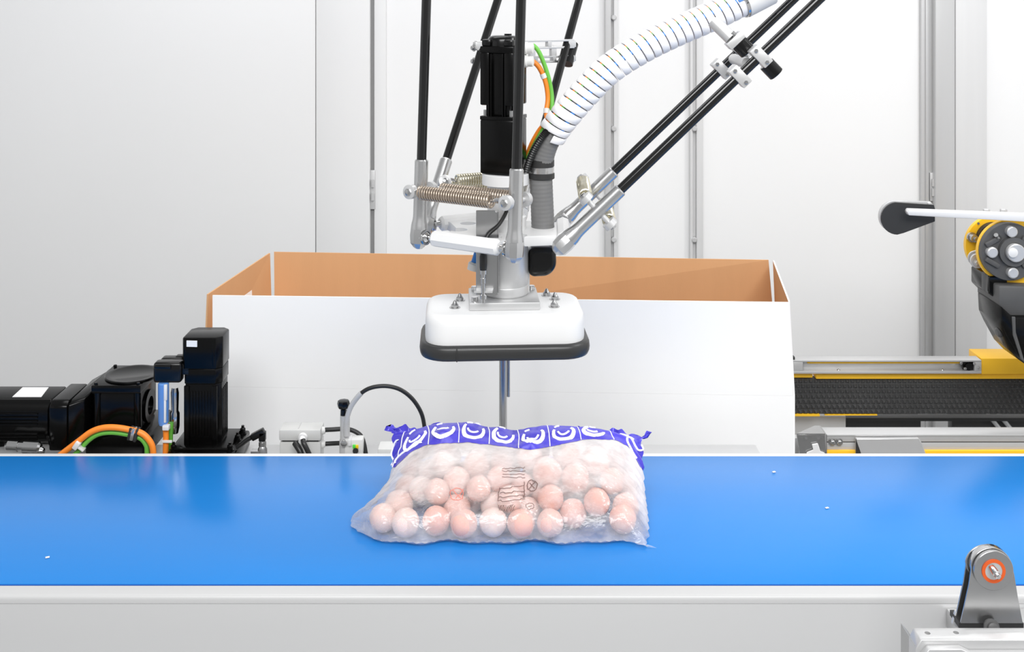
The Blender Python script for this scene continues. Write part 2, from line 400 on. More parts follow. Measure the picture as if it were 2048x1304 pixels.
# ------------------------------------------------------------------ delta robot
rb = thing('delta_robot', 'parallel picking robot with black carbon rods, springs and white platform above the bag', 'robot', (-.018, 1.765, 1.365))
cc = Vector((-.018, 1.765, 0)); PZ = 1.379; R_ = .10; HS = .088
SIDES = [(238, Vector((.010, .017, .37))), (358, Vector((.380, .0, .364))), (118, Vector((.116, .222, .37)))]
elbows = []
for si, (ang, dv) in enumerate(SIDES):
    n = Vector((math.cos(math.radians(ang)), math.sin(math.radians(ang)), 0)); ax = Vector((-n.y, n.x, 0))
    mid = cc + n*R_ + Z*PZ; u = dv.normalized(); nn = u.cross(ax).normalized()
    if si == 1 and nn.z < 0: nn = -nn
    if si != 1 and nn.dot(n) < 0: nn = -nn
    # white bar carrying the two ball studs
    bm = bmesh.new(); lathe(bm, mid - ax*.062, ax, [(0, .009), (.004, .0125), (.12, .0125), (.124, .009)], 8); obj('joint_bar', bm, M['white'], rb)
    ends = []
    for s in (-1, 1):
        pb = mid + ax*(HS*s)
        bm = bmesh.new(); L = 0.80
        cyl(bm, pb + u*.11, pb + u*L, .0077, 20); rod = obj('forearm_rod', bm, M['carbon'], rb, )
        bm = bmesh.new()
        lathe(bm, pb, u, [(.012, .0138), (.018, .0132), (.027, .0112), (.034, .0107), (.118, .0107), (.120, .0095)], 24); lathe(bm, pb, u, [(-.019, .0055), (-.0165, .0088), (-.010, .0138), (.002, .0148), (.012, .0138)], 8)
        obj('rod_sleeve', bm, M['alu'], rod, angle=22)
        bm = bmesh.new(); ringdisc(bm, pb - ax*(.0125*s), -ax*s, .0092, .0122, .0025, 20); obj('socket_ring', bm, M['steel'], rod)
        bm = bmesh.new(); lathe(bm, mid + ax*(.058*s), ax*s, [(0, .0055), (.012, .0045), (.016, .009), (.022, .0115), (.028, .0105), (.034, .005)], 18)
        obj('ball_stud', bm, M['chrome'], rod)
        bm = bmesh.new(); q = pb + u*.072
        cyl(bm, q - nn*.031, q + nn*.031, .0042, 12)
        for e in (-1, 1):
            lathe(bm, q + nn*(.022*e), nn*e, [(0, .0112), (.009, .0112), (.0095, .010)], 20)
        obj('spring_pin', bm, M['alul'], rod)
        for e in (-1, 1):
            bm = bmesh.new(); lathe(bm, q + nn*(.0315*e), nn*e, [(0, .0058), (.003, .0058), (.004, .004)], 6); obj('pin_bolt', bm, M['steeld'], rod)
        ends.append(q)
        elbows.append(pb + u*L)
    # extension springs between the rods of a pair
    for e in (-1, 1):
        a = ends[0] + nn*(.0265*e); b = ends[1] + nn*(.0265*e); d = (b - a); ln = d.length; d.normalize(); p, q = frame(d)
        bm = bmesh.new(); turns = 29; k = 12; r = .0098; m0, m1 = .022, ln - .022
        if si == 0 and e == 1: m0, m1 = .018, ln - .026
        pts = []
        for i in range(turns*k + 1):
            th = 2*PI*i/k; pts.append(a + d*(m0 + (m1-m0)*i/(turns*k)) + (p*math.cos(th) + q*math.sin(th))*r)
        tube(bm, pts, .0016, 6)
        sp = obj('spring', bm, M['spring'] if (si == 0) else M['springp'], rb, recalc=False)
        for (b0, b1) in ((a, a + d*m0*1.05), (b, a + d*(m1-.001))):
            bm = bmesh.new(); tube(bm, [b0 + p*.0, (b0+b1)/2 + q*.003, b1], .0026, 8, 4); obj('spring_hook', bm, M['steeld'], sp)
# platform: three lobes joined by concave sides
pts = []
for ang, _ in SIDES[::1]:
    pass
for ang in (358, 118, 238):
    n = Vector((math.cos(math.radians(ang)), math.sin(math.radians(ang)), 0)); ax = Vector((-n.y, n.x, 0)); mid = cc + n*R_
    pts += [mid - ax*.052 - n*.02, mid - ax*.052 + n*.004, mid + ax*.052 + n*.004, mid + ax*.052 - n*.02]
    n2 = Vector((math.cos(math.radians(ang+60)), math.sin(math.radians(ang+60)), 0)); pts.append(cc + n2*.072)
bm = bmesh.new(); prism(bm, [p + Z*1.368 for p in pts], Z*.016, .002, 2); plat = obj('platform', bm, M['white'], rb)
cb = bmesh.new()
for (r, a, h) in ((.068, 190, .014), (.066, 145, .013), (.062, 300, .011), (.070, 100, .012)):
    q = cc + Vector((math.cos(math.radians(a)), math.sin(math.radians(a)), 0))*r
    cyl(cb, q + Z*1.35, q + Z*1.40, h, 24)
box(cb, (-.038, 1.699, 1.376), (.045, .014, .04))
cut(plat, cb)
# central rotary column
cx_, cy_ = -.0105, 1.762; c0 = Vector((cx_, cy_, 0))
bm = bmesh.new(); lathe(bm, c0 + Z*1.455, Z, [(0, .036), (.001, .0375), (.017, .0375), (.018, .0365)], 40); obj('drive_flange', bm, M['white'], rb)
bm = bmesh.new(); lathe(bm, c0 + Z*1.384, Z, [(0, .033), (.02, .033), (.022, .029), (.071, .029)], 36); hs_ = obj('coupling_housing', bm, M['whitepaint'], rb)
cb = bmesh.new(); box(cb, c0 + Vector((-.012, -.028, 1.438)), (.016, .03, .018), r=.003); box(cb, c0 + Vector((.022, -.024, 1.43)), (.01, .03, .03), r=.003); cut(hs_, cb)
bm = bmesh.new(); lathe(bm, c0 + Z*1.2805, Z, [(0, .035), (.002, .0365), (.014, .0365), (.0155, .0358), (.0165, .0365), (.086, .0365)], 48); obj('rotary_cylinder', bm, M['alul'], rb)
bm = bmesh.new(); box(bm, c0 + Vector((.036, .012, 1.315)), (.006, .02, .07), r=.001); obj('side_rib', bm, M['alul'], rb)
# cross bracket on the rear pair of rods
c1, c2 = Vector((-.052, 1.984, 1.664)), Vector((.102, 2.065, 1.664)); bd = (c2 - c1).normalized(); bn = bd.cross(Z)
def slotbar(z, h, ns):
    bm = bmesh.new(); L = (c2 - c1).length; a = c1 + Z*(z - 1.664); Rm = Matrix((bd, bn, Z)).transposed()
    for zz in (h/2 - .002, -h/2 + .002): box(bm, a + bd*(L/2) + Z*zz, (L + .03, .012, .004), Rm, .0008)
    for k in range(ns + 1):
        t = -.01 + (L + .02)*k/ns; box(bm, a + bd*t, (.016 if k in (0, ns) else .008, .012, h - .004), Rm, .0008)
    return bm
cbk = obj('cross_bracket', slotbar(1.668, .017, 4), M['alul'], rb)
obj('lower_slot_bar', slotbar(1.640, .013, 5), M['alu'], cbk)
for t, zz in ((.012, 1.656), (.10, 1.656), (.145, 1.656)):
    bm = bmesh.new(); box(bm, c1 + bd*t + Z*(zz-1.664), (.011, .010, .02), Matrix((bd, bn, Z)).transposed(), .001); obj('spacer', bm, M['alul'], cbk)
for q in (c1, c2):
    bm = bmesh.new(); lathe(bm, q + Z*-.034, Vector((.116, .222, .37)), [(0, .0125), (.045, .0125)], 20); obj('rod_clamp', bm, M['blackg'] if q is c2 else M['alul'], cbk)
for s in (-.02, -.03):
    bolt(cbk, c1 + bd*-.018 + Z*(.0 if s > -.025 else -.024), -bd, .0045, .005)
# upper arms and base, above the picture
base_c = Vector((.26, 1.9, 2.36))
bm = bmesh.new(); lathe(bm, base_c, Z, [(0, .20), (.02, .22), (.10, .22), (.12, .16)], 40); obj('base_housing', bm, M['whitepaint'], rb)
for i in range(3):
    e0, e1 = elbows[2*i], elbows[2*i+1]; mid = (e0 + e1)/2
    bm = bmesh.new(); dirv = (mid - base_c); dirv.z = 0; st = base_c + dirv.normalized()*.17 + Z*.05
    cyl(bm, e0 - (e1-e0)*.06, e1 + (e1-e0)*.06, .012, 16); tube(bm, [st, (st+mid)/2, mid], [.035, .03, .022], 14); obj('upper_arm', bm, M['carbon'], rb)

# ------------------------------------------------------------------ servo motor on the robot
sm = thing('servo_motor', 'black upright servo motor standing on the robot platform', 'motor', (-.0135, 1.762, 1.473))
Rz = Matrix.Rotation(math.radians(-23), 3, 'Z'); mc = Vector((-.0135, 1.762, 0)); w = .0575
def lp(x, y, z): return mc + Rz @ Vector((x, y, 0)) + Z*z
bm = bmesh.new(); box(bm, lp(0, 0, 1.5175), (w, w, .0865), Rz, .003); obj('gear_housing', bm, M['black'], sm)
bm = bmesh.new(); box(bm, lp(0, 0, 1.563), (w, w, .006), Rz, .001); obj('joint_ring', bm, M['black'], sm)
bm = bmesh.new(); box(bm, lp(0, 0, 1.62), (w-.012, w-.012, .115), Rz, .006); mb = obj('motor_body', bm, M['black'], sm)
for sx in (-1, 1):
    for sy in (-1, 1):
        bm = bmesh.new(); box(bm, lp(sx*(w/2-.008), sy*(w/2-.008), 1.625), (.016, .016, .084), Rz, .0025); obj('corner_post', bm, M['black'], mb)
for fx_, fy_ in ((0, -1), (1, 0)):
    for t in (-.014, -.010, .010, .014):
        bm = bmesh.new()
        if fy_: box(bm, lp(t, -w/2+.004, 1.615), (.0018, .006, .10), Rz, .0005)
        else: box(bm, lp(w/2-.004, t, 1.615), (.006, .0018, .10), Rz, .0005)
        obj('cooling_rib', bm, M['black'], mb)
bm = bmesh.new(); box(bm, lp(0, 0, 1.6715), (w, w, .011), Rz, .002); obj('end_shield', bm, M['black'], sm)
bm = bmesh.new(); lathe(bm, lp(0, 0, 1.677), Z, [(0, .0262), (.008, .0258), (.012, .0245), (.0145, .022), (.016, .018), (.0165, .002)], 40)
obj('motor_cap', bm, M['blackg'], sm, angle=50)
for sx in (-1, 1):
    for sy in (-1, 1):
        bm = bmesh.new(); prism(bm, [lp(sx*.0275, sy*.0275, 1.677), lp(sx*.0275, sy*.012, 1.677), lp(sx*.020, sy*.008, 1.690), lp(sx*.012, sy*.012, 1.690), lp(sx*.012, sy*.0275, 1.677)], Z*.0005) if False else box(bm, lp(sx*.019, sy*.019, 1.682), (.016, .016, .011), Rz, .003); obj('cap_corner', bm, M['blackg'], sm)
bm = bmesh.new(); cyl(bm, lp(.006, .004, 1.692), lp(.006, .004, 1.696), .006, 16); obj('cap_plug', bm, M['blackg'], sm)
for zz, nm in ((1.673, 0), (1.652, 1)):
    bm = bmesh.new(); a = lp(w/2, .01, zz); d = Rz @ Vector((1, .15, 0))
    lathe(bm, a, d, [(0, .010), (.008, .010), (.009, .0085), (.017, .0085), (.018, .006)], 14); obj('cable_gland', bm, M['greyl'], sm)
for sx in (-1, 1):
    bm = bmesh.new(); p = lp(sx*.022, -.022, 1.5655); cyl(bm, p, p + Z*.010, .0032, 10); obj('screw', bm, M['steeld'], sm)

# ------------------------------------------------------------------ sensor and fitting at the rotary column
ps = thing('proximity_sensor', 'small steel proximity sensor on a bent sheet bracket beside the white cylinder', 'sensor', (-.035, 1.70, 1.2815))
bm = bmesh.new(); d = 1.705
prism(bm, [W(952, 421, d), W(990, 421, d), W(996, 427, d), W(996, 590, d), W(952, 590, d)], Y*.003, .0006)
box(bm, (W(996, 505, d).x, d + .009, W(996, 505, d).z), (.002, .018, .125))
obj('sensor_bracket', bm, M['steeld'], ps)
bm = bmesh.new(); prism(bm, [W(948, 586, 1.69) , W(985, 586, 1.69), W(988, 578, 1.71), W(950, 578, 1.71)], Z*.003); obj('bracket_foot', bm, M['alul'], ps)
bm = bmesh.new(); a = W(966.5, 540, 1.69); lathe(bm, a, -Z, [(0, .0055), (.006, .0055), (.0062, .0032), (.012, .0032), (.0122, .0042), (.02, .0042), (.021, .003), (.037, .003), (.038, .0055), (.044, .0055), (.045, .0028), (.050, .0028)], 12); obj('sensor_body', bm, M['steel'], ps)
bm = bmesh.new(); lathe(bm, W(966.5, 541, 1.69), Z, [(0, .0048), (.004, .0058), (.022, .0058), (.028, .003)], 14); obj('sensor_plug', bm, M['cblack'], ps)
bm = bmesh.new(); tube(bm, [W(966.5, 512, 1.69), W(967, 495, 1.69), W(976, 470, 1.70), W(997, 450, 1.705), W(1012, 425, 1.715), W(1020, 400, 1.72), W(1030, 370, 1.735)], .0030, 10, 8); obj('sensor_cable', bm, M['cblack'], ps)
pf = thing('push_fitting', 'small white and blue air fitting left of the sheet bracket', 'fitting', W(948, 545, 1.775))
bm = bmesh.new(); a = W(945, 540, 1.775); lathe(bm, a, Vector((.25, 0, 1)), [(0, .009), (.010, .0095), (.013, .007)], 14); obj('fitting_body', bm, M['greyl'], pf)
bm = bmesh.new(); lathe(bm, a + Vector((.003, 0, .012)), Vector((.25, 0, 1)), [(0, .0055), (.016, .0045)], 12); obj('fitting_collar', bm, M['blue'], pf)
bm = bmesh.new(); tube(bm, [a + Vector((.007, 0, .027)), a + Vector((.012, .0, .05)), a + Vector((.02, .01, .075)), a + Vector((.03, .02, .09))], .004, 10, 6); obj('air_tube', bm, M['cblack'], pf)
el = bmesh.new(); prism(el, pxpoly([(1057, 497), (1112, 497), (1113, 522)] + arcpx(1085, 527, 28, 0, 80, 8) + [(1074, 555.5), (1057, 556)], 1.752), Y*.044, .010, 4)
tag(obj('suction_elbow', el, M['blackg']), 'glossy black rubber elbow under the platform right of the white cylinder', 'elbow')

# ------------------------------------------------------------------ suction gripper
sg = thing('suction_gripper', 'white suction hood with black foam seal hanging under the robot', 'gripper', (-.007, 1.75, 1.20))
gc = Vector((-.0128, 1.748, 0)); Gz = Matrix.Rotation(math.radians(3), 3, 'Z')
def rr(wd_, dp, r, n=8):
    o = []
    for (sx, sy, a0) in ((1, 1, 0), (-1, 1, 90), (-1, -1, 180), (1, -1, 270)):
        for i in range(n + 1):
            a = math.radians(a0 + 90*i/n); o.append(Vector((sx*(wd_/2 - r) + r*math.cos(a), sy*(dp/2 - r) + r*math.sin(a), 0)))
    return o
def loft(bm, secs):
    rings = [[bm.verts.new(gc + Gz @ p + Z*z) for p in rr(a, b, r)] for a, b, r, z in secs]; n = len(rings[0])
    for i in range(len(rings) - 1):
        for k in range(n): bm.faces.new((rings[i][k], rings[i][(k+1) % n], rings[i+1][(k+1) % n], rings[i+1][k]))
    bm.faces.new(list(reversed(rings[0]))); bm.faces.new(rings[-1])
bm = bmesh.new(); loft(bm, [(.246, .137, .034, 1.2215), (.2475, .1385, .034, 1.228), (.2475, .1385, .034, 1.252), (.2455, .1365, .033, 1.260), (.241, .132, .031, 1.265), (.234, .125, .028, 1.2675), (.226, .117, .025, 1.2682)]); obj('hood', bm, M['white'], sg, angle=60)
bm = bmesh.new(); loft(bm, [(.248, .139, .036, 1.2005), (.260, .151, .042, 1.2015), (.264, .155, .044, 1.206), (.2655, .1565, .045, 1.212), (.264, .155, .044, 1.218), (.260, .151, .042, 1.2222), (.25, .141, .036, 1.2235)]); obj('foam_seal', bm, M['rubber'], sg, angle=60)
bm = bmesh.new(); p = gc + Gz @ Vector((-.075, -.0775, 0)) + Z*1.2115
box(bm, p, (.0015, .0035, .02), Gz, .0004); obj('seal_joint', bm, M['dark'], sg)
bm = bmesh.new(); box(bm, gc + Gz @ Vector((-.0005, .004, 0)) + Z*1.2743, (.110, .092, .012), Gz, .0012); obj('mounting_plate', bm, M['alul'], sg)
for lx, ly in ((-.078, -.022), (-.082+.012, .02), (.078, -.025), (.083, .018), (.0715, .042)) :
    p = gc + Gz @ Vector((lx, ly, 0)) + Z*1.2682
    bm = bmesh.new(); lathe(bm, p, Z, [(0, .0085), (.0012, .0085), (.0013, .0058), (.005, .0058), (.0065, .004), (.010, .0025), (.0115, .001)], 12); obj('dome_nut', bm, M['steeld'], sg)
for lx, ly in ((-.046, .034), (.046, .034), (-.047, -.03), (.047, -.03)):
    if ly < 0 and lx > 0: continue
    p = gc + Gz @ Vector((lx, ly, 0)) + Z*1.2805
    bm = bmesh.new(); lathe(bm, p, Z, [(0, .0055), (.006, .0055), (.0065, .005)], 14); obj('cap_screw', bm, M['steel'], sg)

# ------------------------------------------------------------------ vacuum hose with spiral wrap
vh = thing('vacuum_hose', 'grey suction hose rising from the platform into a white spiral wrap', 'hose', W(1086, 468, 1.775))
hp = catmull([W(1086, 470, 1.775), W(1085, 430, 1.775), W(1083, 385, 1.775), W(1082, 345, 1.775), W(1086, 312, 1.772), W(1096, 283, 1.768), W(1112, 256, 1.765), W(1135, 226, 1.76), W(1170, 186, 1.76), W(1220, 137, 1.76), W(1285, 96, 1.765), W(1350, 64, 1.775), W(1415, 36, 1.785), W(1478, 6, 1.795), W(1530, -22, 1.805), W(1600, -60, 1.82), W(1690, -135, 1.84), W(1750, -240, 1.86), W(1775, -370, 1.88), W(1770, -500, 1.90)], 10)
hf = frames(hp); cum = [0]
for i in range(1, len(hp)): cum.append(cum[-1] + (hp[i]-hp[i-1]).length)
def hat(s):
    i = max(0, min(len(hp)-2, int(np.searchsorted(cum, s)) - 1)); t = (s-cum[i])/(cum[i+1]-cum[i])
    return hp[i].lerp(hp[i+1], t), [hf[i][j].lerp(hf[i+1][j], t).normalized() for j in range(3)]
bm = bmesh.new(); k = 0; pts, rad = [], []
s_end = cum[65]
s = 0
while s < s_end:
    pts.append(hat(s)[0]); rad.append(.0184 + (.0003 if (k % 4) < 2 else 0)); s += .0016; k += 1
tube(bm, pts, rad, 24); obj('hose_tube', bm, M['hose'], vh)
def cuff(name, py0, py1, r, m, px=1083):
    bm = bmesh.new(); a, b = W(px, py0, 1.775), W(px, py1, 1.775); l = (b-a).length
    lathe(bm, a, b-a, [(0, r-.001), (.001, r), (l-.001, r), (l, r-.001)], 28); return obj(name, bm, m, vh)
cuff('rubber_cuff', 318, 333, .0207, M['dark']); cuff('clamp_band', 332, 346, .0203, M['alu']); cuff('rubber_cuff', 345, 357, .0212, M['dark'])
cuff('clamp_band', 458, 470, .0196, M['hose'], 1086)
bm = bmesh.new(); a = W(1073, 465, 1.752); cyl(bm, a, a + X*.020, .0035, 14); cyl(bm, a + X*.0205, a + X*.028, .0045, 6); obj('clamp_screw', bm, M['steel'], vh)
# spiral wrap: a flat strip wound round the path
s0, s1 = cum[52], cum[-8]; pitch = .0147; wd_ = .0128; rw = .0232
nturn = int((s1-s0)/pitch); K = 28; bm = bmesh.new(); rows = []
for i in range(nturn*K + 1):
    th = 2*PI*i/K; s = s0 + pitch*i/K; row = []
    for (ds, dr) in ((0, 0), (0, .0012), (wd_*.06, .0019), (wd_*.5, .0023), (wd_*.94, .0019), (wd_, .0012), (wd_, 0)):
        p, (t, a, b) = hat(s + ds); row.append(p + (a*math.cos(th) + b*math.sin(th))*(rw - .0008 + dr))
    row.append(row[0]); rows.append(row)
quad_sheet(bm, rows); bmesh.ops.remove_doubles(bm, verts=bm.verts[:], dist=1e-6); obj('spiral_wrap', bm, M['wrap'], vh, angle=50)
p, (t, a, b) = hat(cum[-26]); 
# cables bundled inside the wrap
def in_wrap(ang0, off, sa, sb, n=60):
    o = []
    for i in range(n + 1):
        s = sa + (sb - sa)*i/n; p, (t, a, b) = hat(s); cv_ = Vector((math.cos(ang0), 0, math.sin(ang0)))
        cv_ = cv_ - t*cv_.dot(t); o.append(p + (cv_ + Vector((0, -.75, 0))).normalized()*off)
    return o
def cable(name, pts, r, m, label, ties=(), sub=None):
    bm = bmesh.new(); tube(bm, pts, r, 12); return tag(obj(name, bm, m, recalc=False), label, 'cable')
sA, sB = cum[57], cum[-9]
oc = catmull([W(1058, 121, 1.80), W(1066, 123, 1.80), W(1079, 136, 1.80), W(1091, 163, 1.80), W(1096, 195, 1.80), W(1093, 222, 1.795), W(1094, 238, 1.79)], 8)
cable('orange_cable', oc + in_wrap(2.3, .0185, cum[60], sB), .0042, M['orange'], 'orange cable curving from the upright robot motor into the white spiral wrap')
gcbl = catmull([W(1060, 92, 1.80), W(1068, 92, 1.80), W(1080, 108, 1.80), W(1095, 148, 1.80), W(1103, 185, 1.80), W(1104, 215, 1.795), W(1104, 235, 1.79)], 8)
cable('green_cable', gcbl + in_wrap(1.5, .0185, cum[61], sB), .0036, M['green'], 'green cable curving from the upright robot motor into the white spiral wrap')
lo = catmull([W(1049, 318, 1.79), W(1056, 303, 1.785), W(1065, 283, 1.775), W(1077, 262, 1.768), W(1088, 248, 1.762)], 8)
cable('orange_cable', lo, .0034, M['orange'], 'short orange cable end leaving the lower mouth of the spiral wrap')
lg = catmull([W(1053, 322, 1.785), W(1062, 303, 1.78), W(1072, 283, 1.77), W(1084, 262, 1.763), W(1094, 248, 1.758)], 8)
cable('green_cable', lg, .0034, M['green'], 'short green cable end leaving the lower mouth of the spiral wrap')
cable('blue_cable', in_wrap(.7, .0188, cum[58], sB), .0045, M['blue'], 'blue cable inside the white spiral wrap, seen through its gaps')
bm = bmesh.new(); bp = catmull([W(1049, 360, 1.762), W(1056, 330, 1.758), W(1068, 300, 1.752), W(1084, 274, 1.746), W(1095, 262, 1.750), W(1108, 246, 1.757), W(1122, 230, 1.760)], 14)
tube(bm, bp, [.0062 if i % 2 else .0050 for i in range(len(bp))], 12); tag(obj('corrugated_conduit', bm, M['cblack'], recalc=False), 'thin black corrugated conduit running up beside the grey suction hose', 'conduit')
for (pth, i, lb) in ((oc, 21, 'white cable tie round the orange cable near the motor'), (oc, 40, 'white cable tie just above the spiral wrap')):
    bm = bmesh.new(); p = pth[i]; t = (pth[i+1]-pth[i-1]).normalized(); lathe(bm, p - t*.004, t, [(0, .0052), (.008, .0052)], 14); box(bm, p + X*.006, (.007, .004, .004)); tag(obj('cable_tie', bm, M['white']), lb, 'cable tie')
# wrap end sleeve at the top
ws = thing('hose_sleeve', 'white sleeve with blue label and steel clip at the upper hose end', 'sleeve', W(1480, 20, 1.79))
pA, fA = hat(cum[-28]); pB, _ = hat(cum[-22]); t = (pB-pA).normalized()
p0_, (t0, a0, b0) = hat(cum[131])
bm = bmesh.new(); ringdisc(bm, p0_, t0, .0265, .0285, .05, 30); obj('sleeve_cover', bm, M['white'], ws)
bm = bmesh.new(); ringdisc(bm, p0_ - t0*.004, t0, .0255, .0275, .006, 30); obj('steel_clip', bm, M['steel'], ws)
bm = bmesh.new(); box(bm, p0_ + Vector((-.008, -.0262, .006)), (.010, .002, .012), Matrix.Rotation(-.5, 3, 'Y'), .0005); obj('blue_tag', bm, M['bluel'], ws)

# ------------------------------------------------------------------ clamp holding the hose to the right rods
n1 = Vector((math.cos(math.radians(358)), math.sin(math.radians(358)), 0)); ax1 = Vector((-n1.y, n1.x, 0)); u1 = SIDES[1][1].normalized(); v1 = u1.cross(ax1).normalized()
if v1.z < 0: v1 = -v1
mB = cc + n1*R_ + Z*PZ
Rc = Matrix((u1, ax1, v1)).transposed()
def rodt(py):   # distance along the pair where the near rod shows at this picture height
    lo_, hi = .0, .8
    for _ in range(40):
        t = (lo_+hi)/2; q = mB - ax1*HS + u1*t
        if (HZ - q.z)/q.y*F > py: lo_ = t
        else: hi = t
    return lo_
hc = thing('hose_holder', 'silver and black clamp bridging the two right carbon rods below the hose', 'clamp', mB + u1*rodt(130))
def lc(du, dy, dv): return mB + u1*du + ax1*dy + v1*dv
ta, tb = rodt(152), rodt(112)
for t, nm in ((ta, 0), (tb, 1)):
    for sgn in (-1, 1):
        bm = bmesh.new(); box(bm, lc(t, sgn*HS, 0), (.017, .026, .034), Rc, .0015); blk = obj('clamp_block', bm, M['alul'], hc)
        for dv in (-.012, .012):
            bolt(blk, lc(t, sgn*HS - .013, dv), -ax1, .0032, .003, washer=False)
bm = bmesh.new(); cyl(bm, lc((ta+tb)/2+.003, -HS+.03, 0), lc((ta+tb)/2+.003, HS-.02, 0), .009, 18); obj('cross_bar', bm, M['alul'], hc)
bm = bmesh.new(); cyl(bm, lc(tb, -HS+.012, -.017), lc(tb, -HS+.012, -.040), .0125, 24, .001); obj('rubber_buffer', bm, M['blackg'], hc)
bm = bmesh.new(); cyl(bm, lc(tb-.006, -HS+.03, .012), lc(tb-.006, -HS+.03, .032), .0135, 24, .001); obj('rubber_buffer', bm, M['blackg'], hc)
bm = bmesh.new(); box(bm, lc(tb-.008, -HS+.032, .039), (.030, .026, .012), Rc, .001); pb_ = obj('post_foot', bm, M['alul'], hc)
bm = bmesh.new(); cyl(bm, lc(tb-.010, -HS+.032, .045), lc(tb-.010, -HS+.045, .082), .0105, 24); obj('hose_post', bm, M['alul'], hc)
bolt(pb_, lc(tb-.003, -HS+.026, .045), v1, .004, .006)

# ------------------------------------------------------------------ gear motor behind the belt, far left
gm = thing('gear_motor', 'black horizontal gear motor with round top cover at the left end', 'motor', (-.9, 2.22, FZ))
xg = lambda px, d: (px-CX)/F*d
bm = bmesh.new()
pr = [(2.16, .885), (2.16, .945), (2.175, .962), (2.245, .962), (2.262, .945), (2.262, .885), (2.25, .876), (2.172, .876)]
prism(bm, [Vector((-1.42, y, z)) for y, z in pr], X*(1.42 + xg(97, 2.16)), .002); mb2 = obj('motor_body', bm, M['black'], gm)
for zz in (.938, .931, .924, .917, .899, .893, .887):
    bm = bmesh.new(); box(bm, ((-1.42+xg(76, 2.16))/2, 2.159, zz), (1.42+xg(76, 2.16), .006, .0028), r=.0007); obj('cooling_rib', bm, M['black'], mb2)
bm = bmesh.new(); prism(bm, [Vector((xg(26, 2.185), 2.182, .9622)), Vector((xg(84, 2.185), 2.182, .9622)), Vector((xg(97, 2.235), 2.236, .9622)), Vector((xg(45, 2.235), 2.236, .9622))], Z*.0008); obj('type_label', bm, M['label'], gm)
bm = bmesh.new()
A = [(2.145, .870), (2.145, .957), (2.158, .966), (2.25, .966), (2.262, .95), (2.262, .865)]
prism(bm, [Vector((xg(97, 2.145), y, z)) for y, z in A], X*.036, .004, 2); obj('adapter_flange', bm, M['black'], gm)
bm = bmesh.new(); xa = xg(97, 2.145)+.036; xb = xg(184, 2.2)
t_ = bmesh.new()
s1_ = [t_.verts.new((xa, y, z)) for y, z in ((2.150, .868), (2.150, .957), (2.166, .964), (2.27, .966), (2.27, .862))]
s2_ = [t_.verts.new((xa+.025, y, z)) for y, z in ((2.168, .868), (2.168, .962), (2.178, .966), (2.285, .978), (2.285, .862))]
s3_ = [t_.verts.new((xb+.003, y, z)) for y, z in ((2.190, .872), (2.190, .962), (2.20, .972), (2.295, .984), (2.295, .862))]
for a_, b_ in ((s1_, s2_), (s2_, s3_)):
    for i in range(5): t_.faces.new((a_[i], a_[(i+1) % 5], b_[(i+1) % 5], b_[i]))
t_.faces.new(s1_); t_.faces.new(list(reversed(s3_))); bmesh.ops.recalc_face_normals(t_, faces=t_.faces[:]); bev(t_, .003); merge(bm, t_)
obj('tapered_adapter', bm, M['black'], gm)
gx0, gx1 = xg(182, 2.165), xg(281, 2.165); gxc = (gx0+gx1)/2; gw = gx1-gx0
bm = bmesh.new(); box(bm, (gxc, 2.226, .983), (gw, .122, .016), r=.002); obj('top_plate', bm, M['black'], gm)
bm = bmesh.new(); box(bm, (gxc, 2.228, .935), (gw-.012, .11, .080), r=.006); gb = obj('gearbox_body', bm, M['black'], gm)
for sx in (-1, 1):
    bm = bmesh.new(); cyl(bm, (gxc + sx*(gw/2-.009), 2.176, .896), (gxc + sx*(gw/2-.009), 2.176, .975), .0075, 16); obj('corner_column', bm, M['black'], gb)
bm = bmesh.new(); ringdisc(bm, (gx1-.008, 2.226, .93), X, .018, .032, .008, 30); obj('bearing_ring', bm, M['black'], gb)
bm = bmesh.new(); lathe(bm, (gxc+.014, 2.222, .991), Z, [(0, .053), (.003, .054), (.005, .0525), (.0055, .044), (.0045, .042), (.0045, .0)], 56); obj('round_cover', bm, M['black'], gm)
for sx, yy in ((-1, 2.172), (1, 2.172), (1, 2.278), (-1, 2.278)):
    bolt(gm, Vector((gxc + sx*(gw/2-.007), yy, .991)), Z, .0035, .003, M['black'], 'screw', False)
bm = bmesh.new(); box(bm, (gxc+.005, 2.23, .876), (gw+.03, .14, .038), r=.004); obj('base_foot', bm, M['black'], gm)
bm = bmesh.new(); box(bm, (gxc, 2.19, .8485), (gw+.01, .12, .016), r=.002); obj('mounting_plate', bm, M['alul'], gm)
bm = bmesh.new(); box(bm, (-1.1, 2.21, .852), (.5, .03, .024), r=.002); obj('mounting_rail', bm, M['alul'], gm)
bm = bmesh.new(); prism(bm, [W(92, 872, 2.15), W(110, 872, 2.15), W(106, 892, 2.15), W(102, 898, 2.15), W(97, 890, 2.15)], Y*.01, .001); obj('eye_lug', bm, M['black'], gm)
bm = bmesh.new(); cyl(bm, W(5, 870, 2.18), W(5, 889, 2.18), .012, 16); obj('cable_outlet', bm, M['blackg'], gm)
for (xa, ya, xb_, yb, r, nm, lb) in ((12, 891, 82, 895, .0105, 'steel_connector', 'shiny steel cable connector lying under the gear motor, upper one'), (45, 902, 88, 902, .008, 'steel_connector', 'shiny steel cable connector lying under the gear motor, lower one')):
    bm = bmesh.new(); a, b = W(xa, ya, 2.13), W(xb_, yb, 2.13); l = (b-a).length
    lathe(bm, a, b-a, [(0, r*.7), (.004, r), (l*.35, r), (l*.36, r*.8), (l*.5, r*.8), (l*.51, r*1.05), (l-.004, r*1.05), (l, r*.7)], 18); tag(obj(nm, bm, M['steel']), lb, 'connector')

